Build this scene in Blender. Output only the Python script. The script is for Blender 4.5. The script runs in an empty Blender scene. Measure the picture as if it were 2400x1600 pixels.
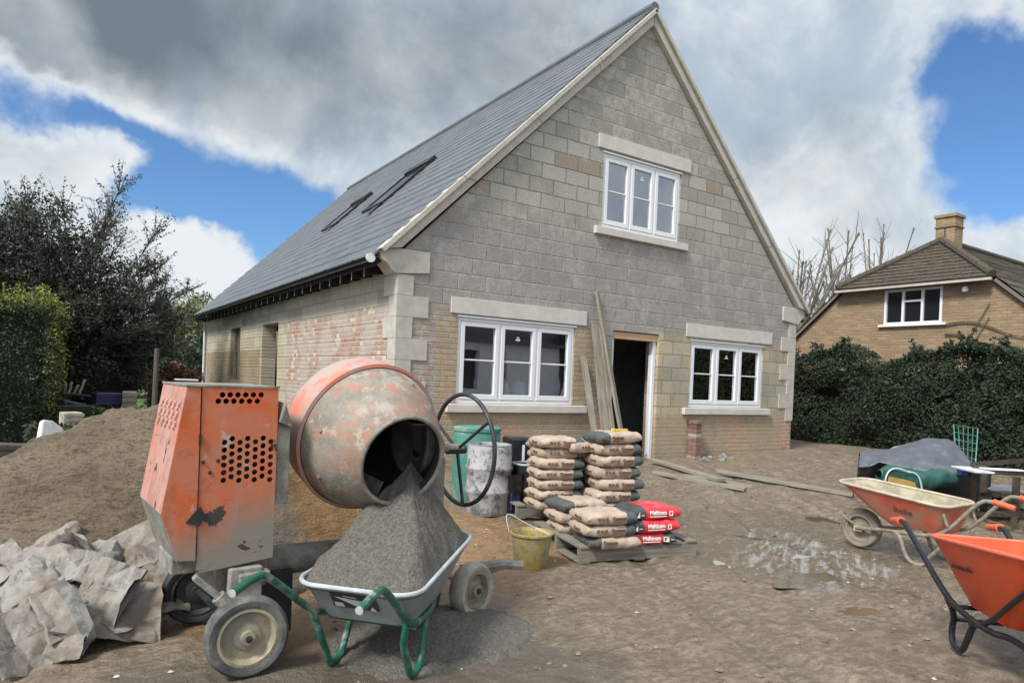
import bpy, bmesh, math, random
from mathutils import Vector, Matrix, noise as mn
from mathutils.geometry import tessellate_polygon
R = math.radians
random.seed(7)
C = bpy.context.scene
col = C.collection
# ------------------------------------------------------------------ camera
F, CY, YAW, PIT, ROL = 1592.083, 906.782, 0.586578, -0.011975, 0.0398973
CAM = Vector((-3.64894, -8.28199, 1.5))
fw = Vector((math.sin(YAW)*math.cos(PIT), math.cos(YAW)*math.cos(PIT), math.sin(PIT)))
rr = Vector((math.cos(YAW), -math.sin(YAW), 0)); uu = rr.cross(fw)
r2 = rr*math.cos(ROL)+uu*math.sin(ROL); u2 = uu*math.cos(ROL)-rr*math.sin(ROL)
cd = bpy.data.cameras.new('camera'); cam = bpy.data.objects.new('camera', cd); col.objects.link(cam)
cam.matrix_world = Matrix(((r2.x, u2.x, -fw.x, CAM.x), (r2.y, u2.y, -fw.y, CAM.y), (r2.z, u2.z, -fw.z, CAM.z), (0, 0, 0, 1)))
cd.sensor_width = 36; cd.sensor_fit = 'HORIZONTAL'; cd.lens = F/2400*36; cd.shift_y = (CY-800)/2400
cd.clip_start = 0.05; cd.clip_end = 3000
C.camera = cam
K = 2400/2352
def ray(x, y): return fw + r2*((x*K-1200)/F) + u2*((CY-y*K)/F)
def at(x, y, z=0.):
    d = ray(x, y); return CAM + d*((z-CAM.z)/d.z)
def atd(x, y, D): return CAM + ray(x, y)*D
def aty(x, y, Y):
    d = ray(x, y); return CAM + d*((Y-CAM.y)/d.y)
def atx(x, y, X):
    d = ray(x, y); return CAM + d*((X-CAM.x)/d.x)
# ------------------------------------------------------------------ node expressions
class X:
    """a socket that can be added, multiplied and so on"""
    nt = None
    def __init__(s, v): s.v = v
    @staticmethod
    def put(sock, v):
        if isinstance(v, X): v = v.v
        if isinstance(v, bpy.types.NodeSocket): X.nt.links.new(v, sock)
        elif v is not None:
            if hasattr(sock.default_value, '__len__') and not hasattr(v, '__len__'): v = [v]*len(sock.default_value)
            if hasattr(sock.default_value, '__len__') and len(sock.default_value) == 4 and len(v) == 3: v = (*v, 1)
            sock.default_value = v
    @staticmethod
    def node(t, ins=None, out=0, **kw):
        n = X.nt.nodes.new(t)
        for k, v in kw.items(): setattr(n, k, v)
        for k, v in (ins or {}).items(): X.put(n.inputs[k], v)
        return X(n.outputs[out])
    def m(a, op, b=None, c=None, clamp=False):
        n = X.nt.nodes.new('ShaderNodeMath'); n.operation = op; n.use_clamp = clamp
        X.put(n.inputs[0], a)
        if b is not None: X.put(n.inputs[1], b)
        if c is not None: X.put(n.inputs[2], c)
        return X(n.outputs[0])
    def __add__(a, b): return a.m('ADD', b)
    __radd__ = __add__
    def __sub__(a, b): return a.m('SUBTRACT', b)
    def __rsub__(a, b): return X(b).m('SUBTRACT', a)
    def __mul__(a, b): return a.m('MULTIPLY', b)
    __rmul__ = __mul__
    def __truediv__(a, b): return a.m('DIVIDE', b)
    def __neg__(a): return a.m('MULTIPLY', -1.)
def sm(x, a, b):
    n = X.nt.nodes.new('ShaderNodeMapRange'); n.interpolation_type = 'SMOOTHSTEP'
    X.put(n.inputs[0], x); n.inputs[1].default_value = a; n.inputs[2].default_value = b
    return X(n.outputs[0])
def clampf(x): return x.m('ADD', 0., clamp=True)
def mixc(f, a, b, mode='MIX'):
    n = X.nt.nodes.new('ShaderNodeMix'); n.data_type = 'RGBA'; n.blend_type = mode
    X.put(n.inputs[0], f); X.put(n.inputs[6], a); X.put(n.inputs[7], b)
    return X(n.outputs[2])
def obj_co(): return X.node('ShaderNodeTexCoord', out=3)
def pos(): return X.node('ShaderNodeNewGeometry', out=0)
def sep(v):
    n = X.nt.nodes.new('ShaderNodeSeparateXYZ'); X.put(n.inputs[0], v)
    return X(n.outputs[0]), X(n.outputs[1]), X(n.outputs[2])
def comb(x, y, z=0.): return X.node('ShaderNodeCombineXYZ', {0: x, 1: y, 2: z})
def vmul(v, s): return X.node('ShaderNodeVectorMath', {0: v, 1: s}, operation='MULTIPLY')
def vadd(v, s): return X.node('ShaderNodeVectorMath', {0: v, 1: s}, operation='ADD')
def nz(v, s, d=4, r=.55, dist=0.): return X.node('ShaderNodeTexNoise', {'Vector': v, 'Scale': s, 'Detail': d, 'Roughness': r, 'Distortion': dist})
def vor(v, s, out=0, feature='F1', rnd=1.): return X.node('ShaderNodeTexVoronoi', {'Vector': v, 'Scale': s, 'Randomness': rnd}, out=out, feature=feature)
def wn(v): return X.node('ShaderNodeTexWhiteNoise', {'Vector': v}, out=0)
def blocks(x, z, w, h, mort=.008, stag=.5, seed=0.):
    """running bond: returns mortar mask, a random number per block"""
    row = (z/h).m('FLOOR'); off = row.m('MODULO', 2.).m('ABSOLUTE')*stag
    u = x/w + off; c = u.m('FLOOR')
    fx = (u-c)*w; fz = z-row*h
    e = fx.m('MINIMUM', fx*-1.+w).m('MINIMUM', fz.m('MINIMUM', fz*-1.+h))
    return 1.-sm(e, mort*.35, mort*1.1), wn(comb(c, row, seed))
def material(name, fn, disp=None):
    m = bpy.data.materials.new(name); m.use_nodes = True; nt = m.node_tree; nt.nodes.clear(); X.nt = nt
    out = nt.nodes.new('ShaderNodeOutputMaterial')
    d = fn() or {}
    if 'shader' in d: nt.links.new(d['shader'].v, out.inputs[0]); return m
    p = nt.nodes.new('ShaderNodeBsdfPrincipled')
    X.put(p.inputs['Base Color'], d['c']); X.put(p.inputs['Roughness'], d.get('r', .85))
    if 'm' in d: X.put(p.inputs['Metallic'], d['m'])
    if 'spec' in d: X.put(p.inputs['Specular IOR Level'], d['spec'])
    if 'sub' in d:
        pass
    if 'h' in d:
        b = nt.nodes.new('ShaderNodeBump'); X.put(b.inputs['Height'], d['h']); b.inputs['Distance'].default_value = d.get('hd', .01); b.inputs['Strength'].default_value = d.get('hs', 1.)
        nt.links.new(b.outputs[0], p.inputs['Normal'])
    nt.links.new(p.outputs[0], out.inputs[0])
    return m
# ------------------------------------------------------------------ sky, sun, exposure
SUN_EL, SUN_AZ = 48, 252     # azimuth clockwise from +Y
def world():
    w = bpy.data.worlds.new('World'); C.world = w; w.use_nodes = True; nt = w.node_tree; nt.nodes.clear(); X.nt = nt
    out = nt.nodes.new('ShaderNodeOutputWorld'); bg = nt.nodes.new('ShaderNodeBackground')
    sky = nt.nodes.new('ShaderNodeTexSky'); sky.sky_type = 'NISHITA'; sky.sun_disc = False
    sky.sun_elevation = R(SUN_EL); sky.sun_rotation = R(SUN_AZ); sky.air_density = 1.0; sky.dust_density = .4; sky.ozone_density = 2.2
    dirn = X.node('ShaderNodeTexCoord', out=0)
    dx, dy, dz = sep(dirn)
    az = dx.m('ARCTAN2', dy); el = dz.m('ARCSINE')
    warp = nz(dirn, 3.2, 6, .6); warp2 = nz(vadd(dirn, (7, 3, 1)), 3.2, 6, .6)
    wa = az + (warp-.5)*.34; we = el + (warp2-.5)*.24
    def blob(x, y, rx, ry, rot=0, w=1., hard=1.):
        d = ray(x, y).normalized(); a0 = math.atan2(d.x, d.y); e0 = math.asin(d.z)
        rx /= 1560.; ry /= 1560.; rx /= max(.5, math.cos(e0))
        u = wa-a0; v = we-e0; c, s = math.cos(R(rot)), math.sin(R(rot))
        p = (u*c+v*s)/rx; q = (v*c-u*s)/ry
        g = (p*p+q*q)*-1.
        return g.m('EXPONENT')*w
    # coverage: positive is cloud, negative opens blue
    big = nz(dirn, 1.6, 5, .6)
    cov = (big-.5)*1.2 + .5
    for b in ((20, 240, 150, 75, 0, -1.6), (450, 480, 300, 105, -22, -1.8), (620, 560, 200, 90, 0, -1.6), (320, 345, 120, 30, -30, -.6),
              (2280, 330, 190, 190, 8, -2.1), (2180, 250, 70, 60, 30, .5), (2290, 400, 130, 26, -12, .75), (2300, 210, 110, 22, 10, .7), (2200, 150, 70, 90, 0, -.7), (1270, 90, 120, 60, 0, -.15),
              (150, 365, 200, 55, -8, 1.5), (490, 640, 100, 70, 0, 1.5), (330, 600, 80, 70, 0, .8), (2290, 560, 130, 60, 0, 1.5), (2330, 20, 110, 60, 0, .8),
              (600, 150, 900, 230, 12, 1.2), (1850, 250, 260, 420, 0, 1.3), (1600, 120, 140, 260, 0, .6), (2000, 620, 120, 60, 0, -.2)):
        cov = cov + blob(*b)
    fine = nz(dirn, 8, 10, .68); bil = vor(vadd(dirn, vmul(X.node('ShaderNodeTexNoise', {'Vector': dirn, 'Scale': 9., 'Detail': 3.}, out=1), (.12, .12, .12))), 13, feature='SMOOTH_F1')
    cov = cov + (fine-.5)*1.5 + (.42-bil)*.8
    alpha = sm(cov, -.28, .72)
    # thickness: dark undersides of the large cloud, lit rims where it thins
    dark = blob(640, 90, 640, 190, 14, .86) + blob(1150, 200, 330, 150, 20, .55) + blob(250, 60, 330, 120, 20, .45) + blob(1900, 330, 170, 200, 0, .42) + blob(1960, 560, 110, 90, 0, .25) + blob(700, 330, 220, 70, 15, .3) \
        - blob(330, 250, 300, 45, -38, .35) - blob(620, 420, 220, 50, -16, .45)
    dark = dark + (nz(dirn, 3.2, 8, .62, .4)-.5)*1.15 + (bil-.42)*.45 + (nz(vadd(dirn, (4, 1, 3)), 9, 6, .6)-.5)*.45 - .02
    edge = sm(cov, .35, 1.25)
    dark = clampf(dark*edge*.78)
    lit = mixc(sm(nz(vadd(dirn, (2, 2, 2)), 4.5, 8, .62, .3), .36, .62), (4.0, 4.8, 5.7), (6.9, 7.25, 7.5))
    # unseen brighter overcast overhead and behind the camera, added as fill light
    back = sm(dy*-.7-dx*.6, .0, .8); top = sm(dz, .55, .9)
    lum = clampf(back+top)
    cl = mixc(dark, lit, (1.5, 1.85, 2.18))
    cl = mixc(lum, cl, (10.2, 10.6, 11.))
    skyc = X.node('ShaderNodeVectorMath', {0: X(sky.outputs[0]), 1: (.66, .92, 1.18)}, operation='MULTIPLY')
    tot = mixc(alpha, skyc, cl)
    X.put(bg.inputs[0], tot); bg.inputs[1].default_value = .1
    nt.links.new(bg.outputs[0], out.inputs[0])
world()
sd = bpy.data.lights.new('sun', 'SUN'); sd.energy = 3.5; sd.angle = R(13); sd.color = (1, .96, .9)
so = bpy.data.objects.new('sun', sd); col.objects.link(so)
sv = Vector((math.sin(R(SUN_AZ))*math.cos(R(SUN_EL)), math.cos(R(SUN_AZ))*math.cos(R(SUN_EL)), math.sin(R(SUN_EL))))
so.rotation_euler = sv.to_track_quat('Z', 'Y').to_euler()
C.view_settings.view_transform = 'Standard'; C.view_settings.look = 'None'; C.view_settings.exposure = 0.27; C.view_settings.gamma = 1
C.view_settings.use_curve_mapping = False
C.cycles.max_bounces = 6; C.cycles.transparent_max_bounces = 12
C.cycles.use_denoising = True
# ------------------------------------------------------------------ mesh helpers
class MB:
    def __init__(s): s.v = []; s.f = []; s.mi = []; s.M = Matrix.Identity(4)
    def add(s, vs, fs, mi=0):
        n = len(s.v); s.v += [tuple(s.M @ Vector(p)) for p in vs]; s.f += [tuple(i+n for i in f) for f in fs]; s.mi += [mi]*len(fs); return s
    def box(s, a, b, mi=0, M=None):
        (x0, y0, z0), (x1, y1, z1) = a, b
        vs = [(x0, y0, z0), (x1, y0, z0), (x1, y1, z0), (x0, y1, z0), (x0, y0, z1), (x1, y0, z1), (x1, y1, z1), (x0, y1, z1)]
        if M: vs = [M @ Vector(p) for p in vs]
        return s.add(vs, [(0, 3, 2, 1), (4, 5, 6, 7), (0, 1, 5, 4), (1, 2, 6, 5), (2, 3, 7, 6), (3, 0, 4, 7)], mi)
    def beam(s, a, b, w, h, up=(0, 0, 1), mi=0):
        a = Vector(a); b = Vector(b); d = (b-a).normalized(); sx = d.cross(Vector(up)).normalized(); uz = sx.cross(d)
        vs = [p+sx*i*w/2+uz*j*h/2 for p in (a, b) for i, j in ((-1, -1), (1, -1), (1, 1), (-1, 1))]
        return s.add(vs, [(0, 1, 2, 3), (7, 6, 5, 4), (0, 4, 5, 1), (1, 5, 6, 2), (2, 6, 7, 3), (3, 7, 4, 0)], mi)
    def tube(s, pts, r, n=10, cap=True, mi=0, closed=False):
        pts = [Vector(p) for p in pts]; rs = r if hasattr(r, '__len__') else [r]*len(pts)
        N = len(pts); t0 = (pts[1]-pts[0]).normalized(); up = Vector((0, 0, 1)) if abs(t0.z) < .9 else Vector((1, 0, 0))
        nx = t0.cross(up).normalized(); vs = []
        for i, p in enumerate(pts):
            if closed: t = (pts[(i+1) % N]-pts[i-1]).normalized()
            else: t = ((pts[min(i+1, N-1)]-p).normalized() + (p-pts[max(i-1, 0)]).normalized()).normalized() if 0 < i < N-1 else (pts[min(i+1, N-1)]-pts[max(i-1, 0)]).normalized()
            nx = (nx-t*nx.dot(t)).normalized(); ny = t.cross(nx)
            for k in range(n):
                a = 2*math.pi*k/n; vs.append(p+nx*math.cos(a)*rs[i]+ny*math.sin(a)*rs[i])
        fs = []
        for i in range(N if closed else N-1):
            for k in range(n):
                j = (i+1) % N; fs.append((i*n+k, i*n+(k+1) % n, j*n+(k+1) % n, j*n+k))
        if cap and not closed: fs += [tuple(range(n-1, -1, -1)), tuple((N-1)*n+k for k in range(n))]
        return s.add(vs, fs, mi)
    def lathe(s, prof, n=48, M=None, mi=0, close=False):
        """profile of (radius, height) turned about local z"""
        vs = []; M = M or Matrix.Identity(4)
        for r_, z in prof:
            for k in range(n):
                a = 2*math.pi*k/n; vs.append(M @ Vector((r_*math.cos(a), r_*math.sin(a), z)))
        fs = []
        P = len(prof)
        for i in range(P if close else P-1):
            j = (i+1) % P
            for k in range(n): fs.append((i*n+k, i*n+(k+1) % n, j*n+(k+1) % n, j*n+k))
        return s.add(vs, fs, mi)
    def prism(s, loops, t, M=None, mi=0):
        """polygon with holes in local xy, from z=0 to z=t"""
        M = M or Matrix.Identity(4)
        L = [[Vector((p[0], p[1], 0)) for p in lp] for lp in loops]
        tri = tessellate_polygon(L); flat = [p for lp in L for p in lp]; n = len(flat)
        vs = [M @ p for p in flat] + [M @ (p+Vector((0, 0, t))) for p in flat]
        fs = [tuple(q) for q in tri] + [tuple(i+n for i in reversed(q)) for q in tri]
        o = 0
        for lp in L:
            m = len(lp)
            for k in range(m): fs.append((o+k, o+(k+1) % m, o+(k+1) % m+n, o+k+n))
            o += m
        return s.add(vs, fs, mi)
    def build(s, name, mats, parent=None, smooth=False, bevel=0, sub=0, recalc=True, angle=35):
        me = bpy.data.meshes.new(name); me.from_pydata(s.v, [], s.f)
        for m in (mats if isinstance(mats, (list, tuple)) else [mats]): me.materials.append(m)
        if any(s.mi): me.polygons.foreach_set('material_index', s.mi)
        if recalc:
            bm = bmesh.new(); bm.from_mesh(me); bmesh.ops.recalc_face_normals(bm, faces=bm.faces); bm.to_mesh(me); bm.free()
        if smooth:
            me.polygons.foreach_set('use_smooth', [True]*len(me.polygons))
            me.set_sharp_from_angle(angle=R(angle))
        o = bpy.data.objects.new(name, me); col.objects.link(o)
        if parent: o.parent = parent
        if bevel:
            b = o.modifiers.new('bevel', 'BEVEL'); b.width = bevel; b.segments = 2; b.limit_method = 'ANGLE'
        if sub:
            b = o.modifiers.new('sub', 'SUBSURF'); b.levels = sub; b.render_levels = sub
        return o
def tag(o, label=None, cat=None, group=None, kind=None):
    if label: o['label'] = label
    if cat: o['category'] = cat
    if group: o['group'] = group
    if kind: o['kind'] = kind
    return o
def thing(name, label, cat, loc=(0, 0, 0), rz=0, group=None):
    o = bpy.data.objects.new(name, None); col.objects.link(o); o.empty_display_size = .1
    o.location = loc; o.rotation_euler = (0, 0, rz); return tag(o, label, cat, group)
_txt = {}
def text(body, size, mat, parent, M, ext=.0008, name='lettering', bold=0., squash=1.):
    key = (body, size, mat.name, bold, squash)
    if key not in _txt:
        cu = bpy.data.curves.new('t', 'FONT'); cu.body = body; cu.size = size; cu.extrude = ext; cu.align_x = 'CENTER'; cu.align_y = 'CENTER'; cu.offset = bold; cu.resolution_u = 2
        to = bpy.data.objects.new('t', cu); me = bpy.data.meshes.new_from_object(to); me.name = name
        for v in me.vertices: v.co.x *= squash
        me.materials.clear(); me.materials.append(mat); bpy.data.objects.remove(to); _txt[key] = me
    o = bpy.data.objects.new(name, _txt[key]); col.objects.link(o); o.parent = parent; o.matrix_local = M; return o
def fbm(x, y, z=0., o=4, s=1.):
    return mn.fractal(Vector((x*s, y*s, z*s)), 1., 2., o)
def smooth_path(P, it=2):
    P = [Vector(p) for p in P]
    for _ in range(it-1):
        Q = [P[0]]
        for a, b_ in zip(P, P[1:]): Q += [a.lerp(b_, .25), a.lerp(b_, .75)]
        Q.append(P[-1]); P = Q
    return P
def sms(a, b, x):
    t = max(0, min(1, (x-a)/(b-a))); return t*t*(3-2*t)
# ------------------------------------------------------------------ materials
M = {}
def mk(name):
    def d(fn): M[name] = material(name, fn); return fn
    return d
def plain(name, c, r=.6, m=0., var=.12, sc=12, bump=0., dust=0., dustc=(.33, .30, .25)):
    def fn():
        o = obj_co(); n = nz(o, sc, 5, .6)
        cc = mixc(sm(n, .3, .7), [v*(1-var) for v in c], [min(1, v*(1+var)) for v in c])
        if dust: cc = mixc(sm(nz(vadd(o, (3, 1, 2)), sc*.7, 6, .65), .62-dust*.5, .78-dust*.3), cc, dustc)
        d = dict(c=cc, r=X(r)*1. if 0 else (n*.2+(r-.1)), m=m)
        if bump: d.update(h=nz(o, sc*6, 4, .6), hd=bump)
        return d
    M[name] = material(name, fn); return M[name]
@mk('mud')
def _():
    p = pos(); x, y, z = sep(p)
    n1 = nz(p, .8, 6, .6); n2 = nz(p, 5, 7, .65); n3 = nz(p, 26, 5, .7); n4 = nz(vmul(p, (1, 1.8, 1)), 90, 3, .6)
    c = mixc(sm(n1, .36, .64), (0.226, 0.172, 0.111), (0.348, 0.282, 0.196))
    c = mixc(sm(n2, .42, .66)*.7, c, (0.464, 0.380, 0.270))
    n5 = nz(vmul(p, (1, 1.7, 1)), 13, 6, .72)
    c = mixc(sm(n3, .50, .66)*.35, c, (0.091, 0.067, 0.041)); c = mixc(sm(n5, .50, .66)*.28, c, (0.488, 0.402, 0.283)); c = mixc(sm(n5, .50, .36)*.28, c, (0.122, 0.094, 0.060))
    c = mixc(sm(n4, .56, .66)*.3, c, (0.067, 0.052, 0.035)); c = mixc(sm(n4, .44, .36)*.2, c, (0.512, 0.437, 0.319))
    def blob(cx, cy, rx, ry, k=.4):
        u = (x-cx)/rx; v = (y-cy)/ry; d = (u*u+v*v).m('SQRT') + (n2-.5)*k*2.4
        return 1.-sm(d, .65, 1.1)
    tw1 = x-y*.436-4.25+(nz(p, .5, 2)-.5)*1.1; lug = (y*62.+tw1*30.).m('SINE')
    def trk(o_): return 1.-sm((tw1-o_).m('ABSOLUTE'), .08, .13)
    tr_ = clampf(trk(0.)+trk(1.3)+trk(-1.9)*.7)*sm(nz(p, .9, 3), .36, .52)
    c = mixc(tr_*.5, c, mixc(sm(lug, -.3, .4), (.15, .12, .085), (.36, .315, .245)))
    st4 = nz(vmul(p, (.8, 3.2, 1)), 4, 6, .7); c = mixc(sm(st4, .53, .64)*.35, c, (.42, .36, .275)); c = mixc(sm(st4, .46, .36)*.4, c, (.14, .11, .075))
    sand = blob(-1.9, -3.9, 1.35, 1.15).m('MAXIMUM', blob(-.3, -3.3, .75, .8)).m('MAXIMUM', blob(-1.1, -2.6, 1.5, .9))
    c = mixc(sand*.85, c, mixc(sm(n3, .35, .65), (0.317, 0.178, 0.072), (0.488, 0.293, 0.129)))
    tar = blob(-3.2, -5.5, 1.9, 1.1, .3).m('MAXIMUM', blob(-1.9, -5.5, .9, .6, .3))
    c = mixc(tar*.8, c, mixc(sm(n4, .35, .7), (0.091, 0.078, 0.060), (0.195, 0.170, 0.134)))
    spill = blob(-1.45, -4.75, .62, .5, .5)
    c = mixc(spill*.6, c, mixc(sm(n4, .3, .7), (0.146, 0.132, 0.103), (0.281, 0.253, 0.201)))
    crumb = sm(vor(p, 42), .16, .10)*sm(nz(p, 2.2, 3), .54, .66)
    c = mixc(crumb*.5, c, (0.561, 0.494, 0.391))
    wet = clampf(blob(1.9, -4.4, 1.25, 1.7, .5)+blob(2.9, -3.6, 1.1, .9, .5)*.8)*sm(n2, .38, .56)
    c = mixc(wet*.45, c, (0.122, 0.098, 0.067))
    glare_streak = nz(X.node('ShaderNodeVectorMath', {0: X.node('ShaderNodeVectorRotate', {0: p, 3: -.55}, rotation_type='Z_AXIS'), 1: (1.6, 7., 1.)}, operation='MULTIPLY'), 2.0, 9, .66, .2)
    glare = clampf(blob(1.95, -4.78, .85, .70, .35)+blob(2.5, -4.2, .6, .4, .4)*.6+blob(1.35, -5.25, .4, .25)*.5)*sm(glare_streak, .46, .60)  # pale streaks stand in for bright sky reflected off the wet mud
    c = mixc(glare*.80, c, mixc(sm(n4, .4, .6), (.46, .465, .46), (.62, .63, .635)))
    c = mixc(1., c, (.70, .69, .69), 'MULTIPLY')
    damp = sm(n1, .38, .50)*sm(y*-1., -.5, 1.5); dk = damp*sm(n5, .60, .42); c = mixc(dk*.5*(1.-glare), c, (.13, .105, .078)); wet = clampf(wet+glare)
    rough = mixc(clampf(wet+dk*.8+tr_*.5), sm(n2, .2, .8)*.22+.42, .14)
    h = n3*.3+n4*.12+n5*.7+n2*1.4+st4*.8+tr_*(lug*.12-.5)
    return dict(c=c, r=X(rough.v), h=h, hd=.026, hs=1., spec=.7)
@mk('puddle_water')
def _():
    p = pos(); n = nz(p, 3, 3)
    return dict(c=mixc(n, (.10, .085, .055), (.17, .15, .11)), r=.04, h=nz(p, 14, 2), hd=.0012, spec=.9)
@mk('glare_water')
def _():
    p = pos(); return dict(c=mixc(nz(p, 6, 3), (.34, .33, .31), (.46, .455, .44)), r=.12, h=nz(p, 18, 4), hd=.02, spec=1.)  # pale water colour imitates sky glare on the puddles
@mk('grass')
def _():
    p = pos(); n = nz(p, 1.3, 5, .6); f = nz(p, 30, 3)
    return dict(c=mixc(sm(n, .35, .65), (.045, .10, .018), (.12, .20, .04)), r=.9, h=f, hd=.05)
@mk('far_field')
def _():
    p = pos(); n = nz(p, .2, 5, .6); return dict(c=mixc(n, (.06, .075, .03), (.12, .12, .06)), r=.95)
def blockcol(rnd, fine, a, b, k=.18):
    c = mixc(rnd, a, b); return mixc(sm(fine, .3, .7)*k*2, c, [v*.55 for v in a])
@mk('front_wall')
def _():
    o = obj_co(); x, y, z = sep(o); fine = nz(o, 38, 6, .7); med = nz(o, 5, 5, .6); big = nz(o, 1.1, 4, .55)
    mm, rn = blocks(x+med*.012, z+med*.01, .45, .2255, .012); mb, rb = blocks(x+med*.006, z+med*.004, .225, .075, .010, .5, 3.)
    grey = mixc(rn*.75, (.285, .277, .252), (.41, .40, .372)); buff = mixc(rn, (0.384, 0.323, 0.195), (0.546, 0.470, 0.307))
    greenish = mixc(rn, (.305, .296, .255), (.455, .445, .395))
    def boxm(x0, x1, z0, z1, s=.05, k=.5):
        wx = x+(med-.5)*k; wz = z+(nz(vadd(o, (5, 5, 5)), 5, 4)-.5)*k
        return sm(wx, x0-s, x0+s)*(1.-sm(wx, x1-s, x1+s))*sm(wz, z0-s, z0+s)*(1.-sm(wz, z1-s, z1+s))
    smear = clampf(boxm(-.5, 9, 2.45, 4.0, .16, .35).m('MAXIMUM', boxm(2.9, 6.3, 5.35, 7.1, .12, .4)))
    cb = mixc(boxm(-1, 10, 3.8, 9, .1, .2), grey, greenish)
    cb = mixc(sm(rn, .9, .93)*(1.-smear), cb, (0.322, 0.256, 0.201))
    joint = mixc(smear, (0.217, 0.201, 0.165), (0.446, 0.421, 0.372))
    c_up = mixc(mm*mixc(smear, .95, .35), cb, joint)
    c_up = mixc(smear*sm(nz(o, 7, 8, .72), .42, .60)*.75, c_up, (0.279, 0.262, 0.234))
    # ground floor: buff blocks right of the door, bricks round the left window and below the sills
    c_bl = mixc(mm*.8, mixc(sm(big, .35, .6)*.7, buff, grey), (0.273, 0.232, 0.165))
    brick = mixc(rb, (.34, .265, .175), (.48, .385, .265)); brick = mixc(sm(rb, .55, .6)*.5, brick, (0.446, 0.287, 0.177))
    c_br = mixc(mb, brick, (0.335, 0.287, 0.212))
    pink = sm(nz(vadd(o, (1, 9, 2)), .9, 3), .45, .56)
    low = mixc(pink*.75, (0.384, 0.305, 0.195), (0.496, 0.287, 0.183)); low = mixc(rb*.45, low, (0.310, 0.244, 0.153)); low = mixc(mb*.7, low, mixc(pink, (0.446, 0.378, 0.260), (0.546, 0.403, 0.295)))
    low = mixc(sm(med, .45, .7)*.5, low, (0.409, 0.366, 0.283))
    red = mixc(mb, mixc(rb, (0.372, 0.183, 0.118), (0.521, 0.317, 0.224)), (0.496, 0.451, 0.389))
    smear2 = mixc(sm(nz(o, 9, 5), .4, .6)*.8, (0.422, 0.390, 0.342), (0.335, 0.244, 0.201))
    c = c_up
    gf = 1.-sm(z+(med-.5)*.06, 2.36, 2.42)
    c = mixc(gf*sm(x, 4.55, 4.6), c, c_bl)
    c = mixc(gf*(1.-sm(x, 3.55, 3.62))*boxm(.58, 3.5, -1, 2.34, .02, .03), c, c_br)
    c = mixc(gf*(1.-sm(x, .56, .64)), c, smear2)
    c = mixc(1.-sm(z+(med-.5)*.10, .93, 1.03), c, low)
    c = mixc(boxm(8.35, 9.2, -.2, .93, .04, .1), c, red)
    c = mixc(sm(z, .42, .2)*.5, c, (0.248, 0.207, 0.147))
    c = mixc(sm(fine, .46, .66)*.42, c, [.13, .12, .10]); c = mixc(sm(fine, .48, .34)*.35, c, (0.546, 0.512, 0.448))
    streak = nz(vmul(o, (9, 9, .7)), 1, 4)
    pm = nz(vadd(o, (3, 0, 8)), 2.6, 8, .72); c = mixc(sm(pm, .53, .64)*.5*(1.-gf*.5), c, (.46, .445, .41)); c = mixc(sm(pm, .44, .36)*.35, c, (.19, .175, .15)); c = mixc(sm(streak, .58, .75)*.35, c, (0.496, 0.464, 0.401))
    bk = gf*(1.-sm(x, 3.6, 3.7)).m('MAXIMUM', 1.-sm(z, .93, 1.0)); h = mm*-.8*(1.-bk)-mb*.5*bk+fine*.35+rn*.2
    return dict(c=c, r=.92, h=h, hd=.010)
@mk('side_wall')
def _():
    o = obj_co(); x, y, z = sep(o); fine = nz(o, 38, 6, .7); med = nz(o, 5, 5, .6); big = nz(o, .7, 4, .55)
    mm, rn = blocks(y+med*.012, z+med*.01+.05, .45, .2255, .012); mb, rb = blocks(y+med*.03, z+med*.02, .13, .073, .012, .5, 3.)
    grey = mixc(rn, (0.335, 0.305, 0.260), (0.459, 0.427, 0.366)); yel = mixc(rn, (0.397, 0.354, 0.248), (0.533, 0.488, 0.354)); brn = mixc(rn, (0.248, 0.201, 0.118), (0.335, 0.275, 0.171))
    c = mixc(mm*.8, grey, (0.285, 0.256, 0.218))
    redn = mixc(rb, (.345, .195, .135), (.46, .33, .255)); redn = mixc(sm(rb, .8, .85), redn, (0.620, 0.525, 0.389))
    red = mixc(mb*.8, redn, (0.459, 0.409, 0.354))
    red = mixc(sm(nz(vmul(o, (1, 1, 1.5)), 1.6, 5, .6), .44, .58)*.8, red, mixc(rb*.6, (0.496, 0.433, 0.389), (0.397, 0.342, 0.295)))
    wz = z+(med-.5)*.10
    ym = mixc(mm*.7, yel, (0.310, 0.268, 0.212))
    c = mixc((1.-sm(wz, 2.3, 2.36))*sm(y, 5.2, 5.25), c, ym)
    c = mixc((1.-sm(wz, 1.9, 1.96))*sm(y, 7.2, 7.3), c, mixc(mm*.7, brn, (0.335, 0.293, 0.212)))
    c = mixc((1.-sm(wz+y*.012, 2.42, 2.47))*(1.-sm(y+(med-.5)*.1, 5.1, 5.2)), c, red)
    c = mixc(sm(fine, .42, .75)*.28, c, (.13, .12, .10))
    streak = nz(vmul(o, (9, 9, .7)), 1, 4); c = mixc(sm(streak, .57, .72)*.4, c, (0.521, 0.488, 0.437))
    return dict(c=c, r=.92, h=mm*-.6-mb*.4+fine*.3, hd=.010)
@mk('limestone')
def _():
    o = obj_co(); n = nz(o, 6, 6, .65); f = nz(o, 70, 4, .7)
    c = mixc(sm(n, .3, .7), (.43, .405, .35), (.53, .505, .45)); c = mixc(sm(f, .5, .8)*.3, c, (.33, .31, .27))
    return dict(c=c, r=.9, h=f, hd=.002)
@mk('new_stone')
def _():
    o = obj_co(); n = nz(o, 5, 6, .65); f = nz(o, 70, 4, .7)
    c = mixc(sm(n, .3, .7), (.52, .49, .45), (.62, .59, .545)); c = mixc(sm(f, .5, .8)*.2, c, (.40, .37, .33))
    return dict(c=c, r=.88, h=f, hd=.0015)
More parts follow.
